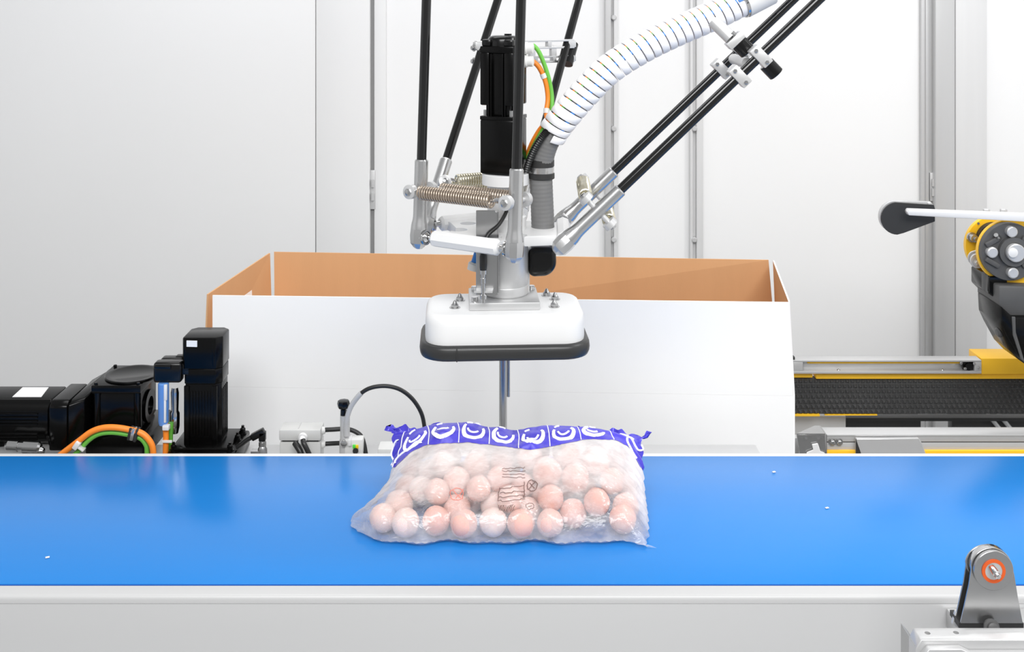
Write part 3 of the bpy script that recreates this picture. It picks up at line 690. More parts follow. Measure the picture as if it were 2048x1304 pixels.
# ------------------------------------------------------------------ upright servo motor behind the belt
um = thing('upright_gear_motor', 'tall black servo motor standing behind the belt in front of the carton', 'motor', (-.606, 2.18, FZ))
x0, x1 = -.645, -.568; xm = (x0+x1)/2; xw = x1-x0
def chbox(bm, x0, x1, y0, y1, z0, z1, c, r=.002):
    prism(bm, [Vector(q + (z0,)) for q in ((x0+c*.3, y0), (x1-c, y0), (x1, y0+c), (x1, y1-c), (x1-c, y1), (x0+c, y1), (x0, y1-c), (x0, y0+c*.3))], Z*(z1-z0), r, 2)
bm = bmesh.new(); chbox(bm, x0, x1, 2.150, 2.222, 1.028, 1.0895, .012, .004); obj('motor_head', bm, M['black'], um)
bm = bmesh.new(); chbox(bm, x0+.003, x1-.001, 2.152, 2.221, .998, 1.0275, .012, .002); obj('motor_collar', bm, M['black'], um)
bm = bmesh.new(); chbox(bm, x0+.004, x1-.003, 2.155, 2.22, .874, .9975, .010, .002); ub = obj('motor_body', bm, M['black'], um)
for k in range(9):
    xx = x0 + .013 + .0058*k
    bm = bmesh.new(); box(bm, (xx, 2.1545, .940), (.0022, .003, .088), r=.0006); obj('cooling_rib', bm, M['black'], ub)
for sx in (x0+.008, x1-.014):
    bm = bmesh.new(); box(bm, (sx, 2.154, .935), (.010, .006, .12), r=.0015); obj('edge_rib', bm, M['black'], ub)
for k in range(5):
    bm = bmesh.new(); box(bm, (x1-.003, 2.168+.009*k, .935), (.003, .003, .10), r=.0006); obj('cooling_rib', bm, M['black'], ub)
bm = bmesh.new(); box(bm, (xm+.005, 2.185, .857), (.135, .12, .033), r=.005); obj('base_flange', bm, M['black'], um)
bm = bmesh.new(); box(bm, (xm+.002, 2.185, .8765), (.11, .10, .008), r=.003); obj('flange_step', bm, M['black'], um)
for (sx, yy) in ((xm+.058, 2.14), (xm+.060, 2.19), (xm+.062, 2.225), (xm-.052, 2.14)):
    bm = bmesh.new(); lathe(bm, (sx, yy, .8735), Z, [(0, .008), (.002, .008), (.0022, .0055), (.010, .0055), (.012, .003), (.016, .003)], 12); obj('flange_bolt', bm, M['black'], um)
bm = bmesh.new(); prism(bm, [W(373, 681.5, 2.1465), W(394, 682, 2.1465), W(394, 694, 2.1465), W(373, 693.5, 2.1465)], Y*.002); obj('type_label', bm, M['label'], um)
bm = bmesh.new(); a = W(424, 677, 2.1465); box(bm, (x1-.016, 2.152, 1.06), (.005, .006, .055), r=.001); obj('head_rib', bm, M['black'], um)
for (px, py, d, w_, h_, nm) in ((338, 742, 2.155, .055, .040, 'cable_plug'), (346, 726, 2.20, .045, .026, 'cable_plug')):
    p = W(px, py, d); bm = bmesh.new(); box(bm, p, (w_, .026, h_), r=.006, seg=3); box(bm, p + Vector((-.008, -.010, h_*.32)), (w_*.6, .012, h_*.25), r=.003); box(bm, p + Vector((w_*.45, .004, .004)), (.03, .016, .022), r=.003); obj(nm, bm, M['blackg'], um)

bm = bmesh.new(); pb2 = W(327, 765, 2.145); lathe(bm, pb2, -Z, [(0, .008), (.002, .0105), (.05, .0105), (.052, .010), (.075, .010), (.082, .0085)], 18)
cc1 = thing('cable_connector', 'blue and white round cable connector hanging from the upright motor plug', 'connector', pb2 - Z*.085)
obj('connector_body', bm, M['bluel'], cc1)
bm = bmesh.new(); box(bm, pb2 + Vector((.007, -.009, -.016)), (.006, .006, .030), r=.001); box(bm, pb2 + Vector((.006, -.009, -.052)), (.004, .005, .045), r=.001); obj('white_clip', bm, M['white'], cc1)
bm = bmesh.new(); box(bm, pb2 + Vector((.008, -.008, -.084)), (.013, .012, .010), r=.002); obj('clip_block', bm, M['white'], cc1)
bm = bmesh.new(); a = W(350, 775, 2.17); lathe(bm, a, -Z, [(0, .006), (.01, .008), (.045, .007), (.05, .0095), (.075, .0095), (.09, .006)], 14); tag(obj('steel_connector', bm, M['steel']), 'slim steel connector between the blue connector and the upright motor', 'connector')
bm = bmesh.new(); tube(bm, [W(331, 846, 2.145), W(332, 875, 2.145), W(331, 912, 2.145), W(331, 925, 2.14)], .0057, 12, 6); tag(obj('orange_cable', bm, M['orange'], recalc=False), 'straight orange cable dropping from the blue connector behind the belt', 'cable')
bm = bmesh.new(); tube(bm, [W(342, 845, 2.16), W(341, 875, 2.16), W(340, 915, 2.16), W(340, 925, 2.16)], .0048, 12, 6); tag(obj('green_cable', bm, M['green'], recalc=False), 'straight green cable beside the straight orange cable behind the belt', 'cable')
bm = bmesh.new(); p = W(334, 883, 2.138); box(bm, p, (.020, .004, .005), r=.001); tag(obj('cable_tie', bm, M['white']), 'white cable tie on the straight orange and green cables', 'cable tie')

# arched orange and green cables
oc2 = [W(110, 918, 2.12), W(135, 899, 2.12), W(160, 880, 2.12), W(182, 864, 2.12), W(205, 856, 2.12), W(230, 855, 2.12), W(257, 859, 2.12), W(284, 867, 2.12), W(300, 883, 2.12), W(306, 900, 2.12), W(306, 925, 2.12)]
bm = bmesh.new(); tube(bm, oc2, .0058, 14, 8); tag(obj('orange_cable', bm, M['orange'], recalc=False), 'thick orange cable arching over the gear motor foot', 'cable')
gc2 = [W(138, 920, 2.125), W(158, 901, 2.125), W(178, 880, 2.125), W(198, 868, 2.125), W(225, 865, 2.125), W(255, 869, 2.125), W(280, 876, 2.125), W(292, 890, 2.125), W(294, 905, 2.125), W(294, 925, 2.125)]
bm = bmesh.new(); tube(bm, gc2, .0046, 14, 8); tag(obj('green_cable', bm, M['green'], recalc=False), 'green cable arching under the thick orange cable', 'cable')
def band(pc, tdir, r, h, m, name, lb, par=None):
    bm = bmesh.new(); tdir = Vector(tdir).normalized(); lathe(bm, pc - tdir*h/2, tdir, [(0, r), (h, r)], 18)
    for v in bm.verts: pass
    return bm
cl = thing('cable_clamp', 'dark rubber and steel clamp on the arched orange cable', 'clamp', W(267, 875, 2.12))
def elband(px, py, hw, hh, ang, m, name, par, d=2.122, dep=.016):
    bm = bmesh.new(); Rm = Matrix.Rotation(math.radians(ang), 3, 'Y'); box(bm, W(px, py, d), (hw, dep, hh), Rm, min(hw, hh)*.3); return obj(name, bm, m, par)
elband(261, 866, .0055, .024, 12, M['dark'], 'rubber_lining', cl); elband(267, 867, .0075, .0235, 12, M['alu'], 'steel_band', cl, dep=.0165); elband(273.5, 869, .0055, .025, 14, M['dark'], 'rubber_lining', cl)
bm = bmesh.new(); Rm = Matrix.Rotation(math.radians(35), 3, 'Y'); box(bm, W(155, 889, 2.118), (.010, .018, .016), Rm, .002); box(bm, W(163, 896, 2.118), (.014, .014, .004), Rm, .001); tag(obj('cable_tie', bm, M['white']), 'white cable tie at the left foot of the cable arch', 'cable tie')

# ------------------------------------------------------------------ small parts on the frame, between the upright motor and the bag
ep = thing('elbow_plug', 'black elbow plug on a steel sensor stem right of the upright motor', 'plug', W(521, 906, 2.14))
bm = bmesh.new(); a = W(524, 864, 2.14); b = W(508, 873, 2.14); box(bm, (a+b)/2, (.028, .013, .013), Matrix.Rotation(math.radians(-28), 3, 'Y'), .002); box(bm, W(525, 872, 2.14), (.013, .013, .018), r=.002); obj('plug_body', bm, M['blackg'], ep)
bm = bmesh.new(); lathe(bm, W(525, 877, 2.14), -Z, [(0, .006), (.006, .006), (.0062, .0072), (.014, .0072), (.0142, .006), (.02, .009), (.04, .0095)], 14); obj('sensor_stem', bm, M['steeld'], ep)
bm = bmesh.new(); box(bm, W(512, 903, 2.14), (.018, .014, .006), r=.001); obj('stem_clip', bm, M['steel'], ep)
bm = bmesh.new(); tube(bm, [W(503, 875, 2.14), W(494, 880, 2.142), W(484, 888, 2.144), W(474, 895, 2.146)], .0045, 10, 6); obj('plug_cable', bm, M['cblack'], ep)

jb = thing('junction_box', 'upper grey junction box with white cable gland', 'box', W(600, 884, 2.16), 'stacked grey junction boxes')
xa, xb_ = xg(558, 2.145), xg(641, 2.145); ztop = HZ - 860/F*2.145; zlo = HZ - 882/F*2.145
bm = bmesh.new(); box(bm, ((xa+xb_)/2, 2.145+.021, (ztop+zlo)/2), (xb_-xa, .042, ztop-zlo), r=.0025); obj('box_body', bm, M['grey'], jb)
bm = bmesh.new(); box(bm, ((xa+xb_)/2-.004, 2.167, ztop+.0004), (.0016, .03, .001)); obj('lid_seam', bm, M['frame'], jb)
bm = bmesh.new(); lathe(bm, W(606, 873, 2.145), Vector((0, -1, -.25)), [(0, .009), (.006, .009), (.0062, .0065), (.016, .006)], 16); obj('cable_gland', bm, M['white'], jb)
bm = bmesh.new(); lathe(bm, W(641, 861, 2.165), X, [(0, .0075), (.006, .0075), (.010, .005)], 14); obj('cable_gland', bm, M['greyl'], jb)
j2 = thing('junction_box', 'lower grey junction box under the one with the white gland', 'box', W(600, 907, 2.16), 'stacked grey junction boxes')
z2 = zlo - .0035
bm = bmesh.new(); box(bm, ((xa+xb_)/2, 2.168, (z2+FZ)/2), (xb_-xa-.001, .040, z2-FZ-.0005), r=.0025); obj('box_body', bm, M['grey'], j2)
bm = bmesh.new(); box(bm, ((xa+xb_)/2, 2.168, z2+.0016), (xb_-xa-.01, .034, .0032)); obj('box_seal', bm, M['dark'], j2)
bm = bmesh.new(); lathe(bm, W(641, 888, 2.165), X, [(0, .0075), (.006, .0075), (.010, .005)], 14); obj('cable_gland', bm, M['greyl'], j2)
bm = bmesh.new(); tube(bm, [W(606, 880, 2.128), W(608, 887, 2.122), W(613, 897, 2.12), W(620, 912, 2.12)], .0048, 12, 6); tag(obj('black_cable', bm, M['cblack'], recalc=False), 'black cable leaving the white gland of the upper junction box', 'cable')
bm = bmesh.new(); tube(bm, [W(590, 886, 2.135), W(594, 892, 2.13), W(600, 902, 2.125), W(604, 915, 2.122)], .0060, 12, 6); tag(obj('black_cable', bm, M['cblack'], recalc=False), 'thick black cable leaving the front of the lower junction box', 'cable')
bm = bmesh.new(); tube(bm, [W(645, 860, 2.165), W(665, 859, 2.165), W(690, 858, 2.168), W(708, 862, 2.168), W(722, 872, 2.165), W(728, 888, 2.16), W(732, 910, 2.155)], .0044, 12, 6); tag(obj('black_cable', bm, M['cblack'], recalc=False), 'black cable from the upper junction box bending down behind the valve', 'cable')
bm = bmesh.new(); tube(bm, [W(645, 888, 2.165), W(662, 887, 2.165), W(684, 886, 2.162)], .0044, 12, 6); tag(obj('black_cable', bm, M['cblack'], recalc=False), 'short straight black cable from the lower junction box to the valve', 'cable')

vl = thing('air_valve', 'small clear valve with black mushroom knob and yellow green indicator', 'valve', W(700, 907, 2.14))
bm = bmesh.new(); lathe(bm, W(690, 830, 2.15), -Z, [(0, .0095), (.045, .0095), (.05, .011), (.073, .011)], 18); obj('valve_body', bm, M['tube'], vl)
bm = bmesh.new(); lathe(bm, W(687, 831, 2.15), Z, [(0, .0065), (.012, .006), (.016, .011), (.023, .0125), (.029, .011), (.030, .008)], 8); obj('knob', bm, M['blackg'], vl)
bm = bmesh.new(); box(bm, W(709, 890, 2.15), (.035, .024, .030), r=.002); vb = obj('valve_block', bm, M['greyl'], vl)
bm = bmesh.new(); box(bm, W(701, 880, 2.146), (.006, .03, .012), r=.001); obj('block_edge', bm, M['white'], vb)
bm = bmesh.new(); box(bm, W(708.5, 893, 2.137), (.006, .003, .007), r=.0005); obj('green_lens', bm, M['led_g'], vb)
bm = bmesh.new(); box(bm, W(714, 893.5, 2.137), (.0055, .003, .007), r=.0005); obj('yellow_lens', bm, M['led_y'], vb)
bm = bmesh.new(); cyl(bm, W(711, 902, 2.139), W(711, 902, 2.130), .0055, 14); obj('port', bm, M['blackg'], vb)
bm = bmesh.new(); lathe(bm, W(688, 886, 2.137), -Y, [(0, .006), (.004, .006), (.005, .004)], 12); obj('fitting_nut', bm, M['steel'], vl)
ht = thing('air_tube', 'arched air tube, clear at the valve and black towards the bag', 'tube', W(693, 870, 2.142))
arc = catmull([W(692, 872, 2.142), W(692, 852, 2.142), W(695, 832, 2.142), W(702, 813, 2.142), W(712, 798, 2.142), W(723, 786, 2.142), W(738, 777, 2.142), W(758, 772.5, 2.142), W(780, 773, 2.142), W(802, 780, 2.142), W(822, 795, 2.142), W(837, 815, 2.142), W(846, 837, 2.142), W(850, 870, 2.142), W(850, 915, 2.142)], 8)
bm = bmesh.new(); tube(bm, arc[:41], [.0050 + (.0003 if i % 2 else 0) for i in range(41)], 14); obj('clear_sheath', bm, M['tube'], ht, recalc=False)
bm = bmesh.new(); tube(bm, arc[40:], .0040, 14); obj('black_hose', bm, M['cblack'], ht, recalc=False)
bm = bmesh.new(); box(bm, W(782, 893, 2.165), (.048, .04, .034), r=.003); jb3 = tag(obj('terminal_box', bm, M['greyl']), 'small pale grey box half hidden behind the left end of the bag', 'box')
jb3.location.z = FZ + .0005
sp = thing('sensor_post', 'thin grey steel post rising behind the bag under the suction hood', 'post', W(1006, 900, 2.2))
sp.location.z = FZ; ROOT[sp.name] = Vector(sp.location)
bm = bmesh.new(); p = W(1006, 640, 2.2); cyl(bm, (p.x, 2.2, FZ), p, .0078, 24); obj('post_rod', bm, M['steeld'], sp)
bm = bmesh.new(); a, b = W(1017, 650, 2.205), W(1017, 793, 2.205); cyl(bm, a, b, .0032, 14); obj('feeler_rod', bm, M['steeld'], sp)
bm = bmesh.new(); box(bm, W(1011, 645, 2.2), (.035, .03, .02), r=.002); obj('post_head', bm, M['dark'], sp)
bm = bmesh.new(); lathe(bm, (p.x, 2.2, FZ), Z, [(0, .02), (.008, .02), (.01, .012)], 20); obj('post_foot', bm, M['dark'], sp)

# ------------------------------------------------------------------ case sealer at the right
cs = thing('case_sealer', 'yellow carton sealing machine with black studded side belt at right', 'machine', (1.25, 2.86, 0))
D = 2.85; XR = 1.75
xL = .70
bm = bmesh.new(); z0s, z1s = HZ - 829/F*D, HZ - 757/F*D
box(bm, ((xL+XR)/2, D+.012, (z0s+z1s)/2), (XR-xL, .02, z1s-z0s), r=.002); sb = obj('side_belt', bm, M['sbelt'], cs)
bm = bmesh.new(); pit = .0135; rows_ = 7; hh = (z1s-z0s)/rows_
for i in range(int((XR-xL)/pit)):
    for j in range(rows_):
        cx0 = xL + pit*(i + .5 + (.5 if j % 2 else 0)); cz0 = z0s + hh*(j+.5); q = pit*.42; qz = hh*.42
        if cx0 + q > XR: continue
        b4 = [bm.verts.new((cx0+a*q, D+.002, cz0+b*qz)) for a, b in ((-1, -1), (1, -1), (1, 1), (-1, 1))]; t4 = [bm.verts.new((cx0+a*q*.3, D-.004, cz0+b*qz*.3)) for a, b in ((-1, -1), (1, -1), (1, 1), (-1, 1))]
        for k in range(4): bm.faces.new((b4[k], b4[(k+1) % 4], t4[(k+1) % 4], t4[k]))
        bm.faces.new(t4)
tr_ = obj('tread_studs', bm, M['sbelt'], sb); tr_['kind'] = 'stuff'
def pbox(name, px0, px1, py0, py1, d0, d1, m, r=.002, par=None):
    a, b = W(px0, py1, d0), W(px1, py0, d0); bm = bmesh.new()
    box(bm, ((a.x+b.x)/2, (d0+d1)/2, (a.z+b.z)/2), (b.x-a.x, d1-d0, b.z-a.z), r=r); return obj(name, bm, m, par or cs)
pbox('yellow_top_guard', 1632, 2300, 748.5, 758, D-.008, D+.05, M['yellow'], .0015)
pbox('yellow_end_guard', 1572, 1626, 748.5, 756, D-.008, D+.05, M['yellow'], .003)
pbox('yellow_cover', 1963, 2300, 717, 749, D-.02, D+.06, M['yellow'], .002)
pbox('yellow_bottom_guard', 1572, 1640, 829, 833, D-.006, D+.05, M['yellow'], .001)
pbox('yellow_bottom_guard', 1650, 1755, 829, 831.5, D-.002, D+.05, M['yellow'], .001)
d0 = 2.82; ch = thing  # channel with recess
bm = bmesh.new()
def wb(px0, px1, py0, py1, da, db):
    a, b = W(px0, py1, da), W(px1, py0, da); box(bm, ((a.x+b.x)/2, (da+db)/2, (a.z+b.z)/2), (b.x-a.x, db-da, b.z-a.z), r=.0008)
wb(1572, 1963, 720.5, 724, d0, d0+.035); wb(1572, 1963, 742, 747.5, d0, d0+.035); wb(1572, 1606, 724, 742, d0, d0+.035); wb(1949, 1963, 724, 742, d0, d0+.035); wb(1606, 1949, 722, 744, d0+.018, d0+.035)
chn = obj('slotted_channel', bm, M['alul'], cs)
pbox('yellow_strip', 1615, 1920, 724.2, 727, d0+.012, d0+.018, M['yellow'], .0003, chn)
for px in (1677, 1885):
    p = W(px, 741, d0+.006); bm = bmesh.new(); sphere(bm, p, .0045, 12, 8); obj('dome_screw', bm, M['steel'], chn)
bm = bmesh.new(); p = W(1937, 732, d0+.008); lathe(bm, p + Y*.008, -Y, [(0, .016), (.008, .016), (.009, .011), (.014, .010)], 7); obj('star_knob', bm, M['blackg'], chn)
for px, py in ((1922, 726), (1930, 737), (1948, 727), (1957, 735)):
    bolt(chn, W(px, py, d0-.002), -Y, .004, .003, M['steel'], 'screw', False)
pbox('channel_stop', 1572, 1590, 714, 722, d0+.004, d0+.02, M['dark'], .001, chn)
pbox('grey_leg', 1560, 1692, 832, 1150, 2.90, 2.98, M['frame'], .003)
pbox('dark_panel', 1692, 1842, 833, 1000, 2.97, 3.0, M['dark'], .002)  # plain dark slabs filling the area below the side belt
pbox('dark_panel', 1904, 2300, 833, 1000, 2.97, 3.0, M['dark'], .002)
pbox('lower_guide', 1640, 2300, 836, 843, 2.92, 2.95, M['dark'], .002)
bm = bmesh.new(); 
for pxa in (1975, 1997): tube(bm, [W(pxa, 828, 2.955), W(pxa+28, 862, 2.955)], .006, 8)
obj('slanted_strut', bm, M['alul'], cs)
xs0 = XR
bm = bmesh.new(); box(bm, (XR+.02, 2.93, .42), (.08, .12, .84), r=.004); obj('machine_leg', bm, M['frame'], cs)

# lower guide rail, nearer
lr = thing('guide_rail', 'pale metal guide rail just behind the belt at the right edge', 'rail', (1.0, 2.44, .74))
d1 = 2.42
bm = bmesh.new(); a = W(1652, 870, d1); b = W(2300, 912, d1)
t_ = [(a.z, d1), (a.z, d1+.042)]
wbx = lambda bm, px0, px1, py0, py1, da, db, r=.001: box(bm, ((W(px0, 0, da).x+W(px1, 0, da).x)/2, (da+db)/2, (W(0, py0, da).z+W(0, py1, da).z)/2), (W(px1, 0, da).x-W(px0, 0, da).x, db-da, W(0, py0, da).z-W(0, py1, da).z), r=r)
wbx(bm, 1652, 2300, 869, 873, d1, d1+.042); wbx(bm, 1652, 2300, 872, 883.5, d1+.003, d1+.042); wbx(bm, 1652, 2300, 885.5, 925, d1+.003, d1+.042)
rl = obj('rail_body', bm, M['alul'], lr)
wb2 = bmesh.new(); wbx(wb2, 1652, 2300, 883, 886, d1+.006, d1+.03, 0); obj('rail_slot', wb2, M['dark'], rl)
wb2 = bmesh.new(); wbx(wb2, 1652, 2300, 901, 912, d1-.004, d1+.002, .0005); obj('yellow_strip', wb2, M['yellow'], rl)
bm = bmesh.new(); dk = d1-.008
prism(bm, pxpoly([(1593, 869), (1650, 869), (1652, 912), (1600, 912)], dk), Y*.003, .0005)
prism(bm, [W(1593, 869, dk), W(1650, 869, dk), W(1650, 869, dk) + Y*.045, W(1640, 869, dk) + Vector((0, .045, 0))], Z*.002)
prism(bm, [W(1652, 869, dk), W(1652, 915, dk), W(1652, 915, dk) + Y*.05, W(1652, 869, dk) + Y*.05], X*.002)
brk = obj('end_bracket', bm, M['steeld'], lr)
for px, py in ((1612, 876), (1637, 876)):
    bm = bmesh.new(); cyl(bm, W(px, py, dk-.001), W(px, py, dk+.001), .0035, 12); obj('bracket_hole', bm, M['gap'], brk)  # dark disc on the surface, painted shade instead of a drilled hole
bm = bmesh.new(); prism(bm, pxpoly([(1624, 889), (1636, 887), (1641, 903), (1650, 906), (1648, 915), (1612, 915), (1614, 905), (1627, 900)], dk-.006), Y*.004, .001); obj('latch', bm, M['white'], lr)
for px in (1664, 1678): bolt(lr, W(px, 884, d1), -Y, .0055, .006, M['steeld'])
bm = bmesh.new(); prism(bm, pxpoly([(1713, 878), (1838, 877), (1845, 888), (1853, 912), (1713, 912)], d1-.012), Y*.011, .001); obj('cover_plate', bm, M['alul'], lr)
bm = bmesh.new(); prism(bm, pxpoly([(1712, 878), (1724, 912), (1712, 912)], d1-.014), Y*.002); obj('dark_gusset', bm, M['dark'], lr)
pbox('rail_support', 1605, 1690, 912, 1300, 2.43, 2.46, M['frame'], .002, lr); pbox('rail_support', 2150, 2220, 912, 1300, 2.43, 2.46, M['frame'], .002, lr)
pbox('end_plate', 1583, 1598, 876, 912, 2.47, 2.49, M['frame'], .001, lr)

# ------------------------------------------------------------------ drive unit, upper right
du = thing('drive_unit', 'yellow drive arm with grey bearing flange, black paddle and black motor', 'machine', (1.2, 2.6, .75))
d = 2.60
pad = arcpx(1795, 437, 32.5, 90, 262, 16) + [(1868, 410), (1870, 417), (1870, 443), (1808, 466)]
bm = bmesh.new(); prism(bm, pxpoly(pad, d), Y*.004, .0006); pdl = obj('paddle', bm, M['dark'], du)
pad2 = [(x-3.5, y-3.5) for x, y in arcpx(1795, 437, 32.5, 110, 262, 16)] + [(1862, 404), (1868, 412), (1845, 430), (1795, 452)]
bm = bmesh.new(); prism(bm, pxpoly(pad2, d+.006), Y*.012, .001); obj('paddle_backing', bm, M['alul'], pdl)
bm = bmesh.new(); lathe(bm, W(1858, 408, d+.008), Z, [(0, .006), (.003, .006), (.006, .003)], 12); obj('paddle_bolt', bm, M['alul'], pdl)
bm = bmesh.new(); prism(bm, [W(1818, 419, 2.555), W(2200, 434, 2.5), W(2200, 452, 2.5), W(1818, 431, 2.555), W(1815, 425, 2.555)], Y*.02, .002, 2); bar = obj('white_bar', bm, M['white'], du)
bm = bmesh.new(); sphere(bm, W(1814, 422.5, 2.565), .0045, 12, 8); obj('bar_tip', bm, M['steel'], bar)
for px in (1973, 2007): bolt(bar, W(px, 424, 2.56), Z, .008, .006, M['alul'])
# rear disc
def disc(name, px, py, d, r, h, m, par, n=48):
    bm = bmesh.new(); lathe(bm, W(px, py, d) + Y*h, -Y, [(0, r), (h-.001, r), (h, r-.001)], n); return obj(name, bm, m, par)
S = d/F
rd = disc('rear_disc', 1990, 491, 2.66, 59*2.66/F, .012, M['yellow'], du)
disc('rear_hub', 1990, 480, 2.645, 34*2.645/F, .014, M['dark'], rd)
bm = bmesh.new(); p = W(1947, 476, 2.645); lathe(bm, p + Y*.012, -Y, [(0, .012), (.006, .012), (.0062, .009), (.02, .009), (.021, .0045), (.03, .0045)], 14); obj('disc_bolt', bm, M['steeld'], rd)
for px, py in ((1957, 447), (1955, 503)):
    bm = bmesh.new(); cyl(bm, W(px, py, 2.6585), W(px, py, 2.662), .003, 10); obj('disc_hole', bm, M['gap'], rd)  # flat dark disc gives the shaded look of a hole
# arm and front disc
bm = bmesh.new()
arm = arcpx(2018, 503, 63, 122, 270, 22) + [(2200, 440), (2260, 640), (2200, 640), (2048, 578), (2036, 576)]
prism(bm, pxpoly(arm, 2.565), Y*.012, .0012); obj('yellow_arm', bm, M['yellow'], du)
fl_ = disc('bearing_flange', 2021, 504, 2.545, 57.5*2.545/F, .018, M['darkcast'], du)
bm = bmesh.new(); ringdisc(bm, W(2024, 502, 2.545), -Y, 19*2.545/F, 29*2.545/F, .012, 40); obj('hub_ring', bm, M['darkcast'], fl_)
bm = bmesh.new(); lathe(bm, W(2024, 502, 2.545), -Y, [(0, .021), (.022, .021), (.024, .019)], 28); obj('shaft', bm, M['alul'], fl_)
bm = bmesh.new(); lathe(bm, W(2025, 505, 2.519), -Y, [(0, .011), (.004, .011), (.005, .009)], 20); obj('shaft_screw', bm, M['white'], fl_)
for px, py in ((2020, 462), (1981, 503), (2022, 544), (2062, 502)):
    bm = bmesh.new(); lathe(bm, W(px, py, 2.545), -Y, [(0, .0125), (.012, .0125), (.014, .010)], 18); obj('flange_bolt', bm, M['alul'], fl_)
bm = bmesh.new(); a, b = W(1993, 470, 2.545), W(1993, 470, 2.53); lathe(bm, W(1996, 476, 2.545), Vector((-.5, -.6, .5)), [(0, .008), (.008, .007), (.014, .005), (.018, .005)], 10); obj('grease_nipple', bm, M['steeld'], fl_)
for a_ in (30, 150, 210, 330):
    bm = bmesh.new(); q = W(2021 + 42*math.cos(math.radians(a_)), 504 + 42*math.sin(math.radians(a_)), 2.542); box(bm, q, (.036, .010, .012), Matrix.Rotation(math.radians(-a_), 3, 'Y') , .003); obj('flange_rib', bm, M['darkcast'], fl_)
# link lever
bm = bmesh.new(); lev = arcpx(1956, 522, 15, 60, 235, 10) + [(1978, 500), (1992, 518), (1985, 532)]
prism(bm, pxpoly(lev, 2.60), Y*.006, .0008); lv = obj('link_lever', bm, M['alul'], du)
bm = bmesh.new(); prism(bm, pxpoly([(x-5, y-6) for x, y in lev], 2.618), Y*.004, .0008); obj('rear_lever', bm, M['alul'], lv)
bolt(lv, W(1954, 525, 2.598), -Y, .006, .005, M['alul'])
# black motor below
bm = bmesh.new(); prism(bm, pxpoly([(1978, 553), (2015, 553), (2015, 605), (1998, 605), (1978, 585)], 2.56), Y*.10, .002); obj('motor_bracket', bm, M['blackg'], du)
bm = bmesh.new(); prism(bm, [W(1970, 547, 2.575), W(2012, 547, 2.575), W(2012, 552, 2.565), W(1977, 552, 2.565), W(1977, 588, 2.565), W(1970, 583, 2.575)], Y*.02, .001); obj('bracket_edge', bm, M['darkcast'], du)
bm = bmesh.new(); prism(bm, pxpoly([(1998, 572), (2200, 576), (2200, 650), (2030, 646), (1998, 612)], 2.53), Y*.12, .004, 2); mh = obj('motor_housing', bm, M['darkcast'], du)
bm = bmesh.new(); prism(bm, pxpoly([(2002, 612), (2026, 634), (2200, 634), (2200, 760), (2058, 735), (2036, 712), (2014, 672), (2004, 650)], 2.515), Y*.13, .005, 2); obj('motor_body', bm, M['black'], du)
bm = bmesh.new(); prism(bm, pxpoly([(2024, 634), (2031, 634), (2032, 665), (2050, 725), (2042, 718), (2026, 670)], 2.512), Y*.004, .001); obj('body_ridge', bm, M['darkcast'], du)
bm = bmesh.new(); lathe(bm, W(2003, 663, 2.56), Vector((-1, 0, -.3)), [(0, .012), (.008, .012), (.012, .008)], 16); obj('side_plug', bm, M['darkcast'], du)
bm = bmesh.new(); box(bm, (W(2190, 0, 2.6).x, 2.62, .72), (.08, .10, 1.44), r=.004); obj('mast', bm, M['frame'], du)
du.location.z = 0; du.location = Vector((1.2, 2.6, .75))

# ------------------------------------------------------------------ roller bracket, front right
rk = thing('roller_bracket', 'steel roller with orange ring between two plates at the front right corner', 'bracket', W(1985, 1262, 1.40))
d = 1.40; rc = W(1988, 1142, d)
def plate(dd, ox, oy):
    P = [(1921, 1247), (1938, 1170), (1943, 1135)] + arcpx(1983, 1138, 42, 190, 352, 16) + [(2029, 1150), (2036, 1195), (2046, 1247)]
    return pxpoly([(x+ox, y+oy) for x, y in P], dd)
bm = bmesh.new(); prism(bm, plate(1.404, 0, 0), Y*.0025, .0004); obj('front_plate', bm, M['steeld'], rk)
bm = bmesh.new(); prism(bm, plate(1.419, -11, -6), Y*.0025, .0004); obj('rear_plate', bm, M['steeld'], rk)
bm = bmesh.new(); lathe(bm, rc + Y*.018, -Y, [(0, .0255), (.001, .0262), (.011, .0262), (.0115, .0255)], 48); obj('roller', bm, M['steel'], rk)
bm = bmesh.new(); lathe(bm, W(1988, 1142, 1.398) + Y*.005, -Y, [(0, .0250), (.0045, .0250), (.005, .0245)], 48); fw = obj('roller_face', bm, M['steeld'], rk)
bm = bmesh.new(); ringdisc(bm, W(1987, 1142, 1.398), -Y, .0110, .0150, .0012, 44); obj('orange_ring', bm, M['ring'], fw)
bm = bmesh.new(); lathe(bm, W(1987, 1142, 1.398), -Y, [(0, .011), (.0006, .011)], 32); obj('hub_face', bm, M['alul'], fw)
bm = bmesh.new(); lathe(bm, W(1984, 1136, 1.397), Vector((.10, -1, -.22)), [(0, .0048), (.011, .0046), (.012, .0036), (.016, .0034), (.017, .002)], 18); obj('axle', bm, M['chrome'], fw)
bm = bmesh.new(); prism(bm, pxpoly([(1918, 1245), (2048, 1246), (2048, 1257), (1918, 1257)], 1.405), Y*.03, .0006); obj('dark_shim', bm, M['dark'], rk)
bm = bmesh.new(); a = W(1982, 1254, 1.397); lathe(bm, a, -Y + Z*.3, [(0, .010), (.003, .010), (.0035, .0065), (.008, .0065), (.009, .005)], 14); obj('base_bolt', bm, M['darkcast'], rk)
bm = bmesh.new(); prism(bm, pxpoly([(1912, 1224), (1919, 1224), (1919, 1258), (1905, 1250)], 1.42), Y*.006, .0006); obj('side_lug', bm, M['alul'], rk)
mbk = thing('mounting_block', 'pale aluminium block with two bolt holes below the roller bracket', 'block', W(1950, 1330, 1.40))
zt_ = HZ - 1279/F*1.355
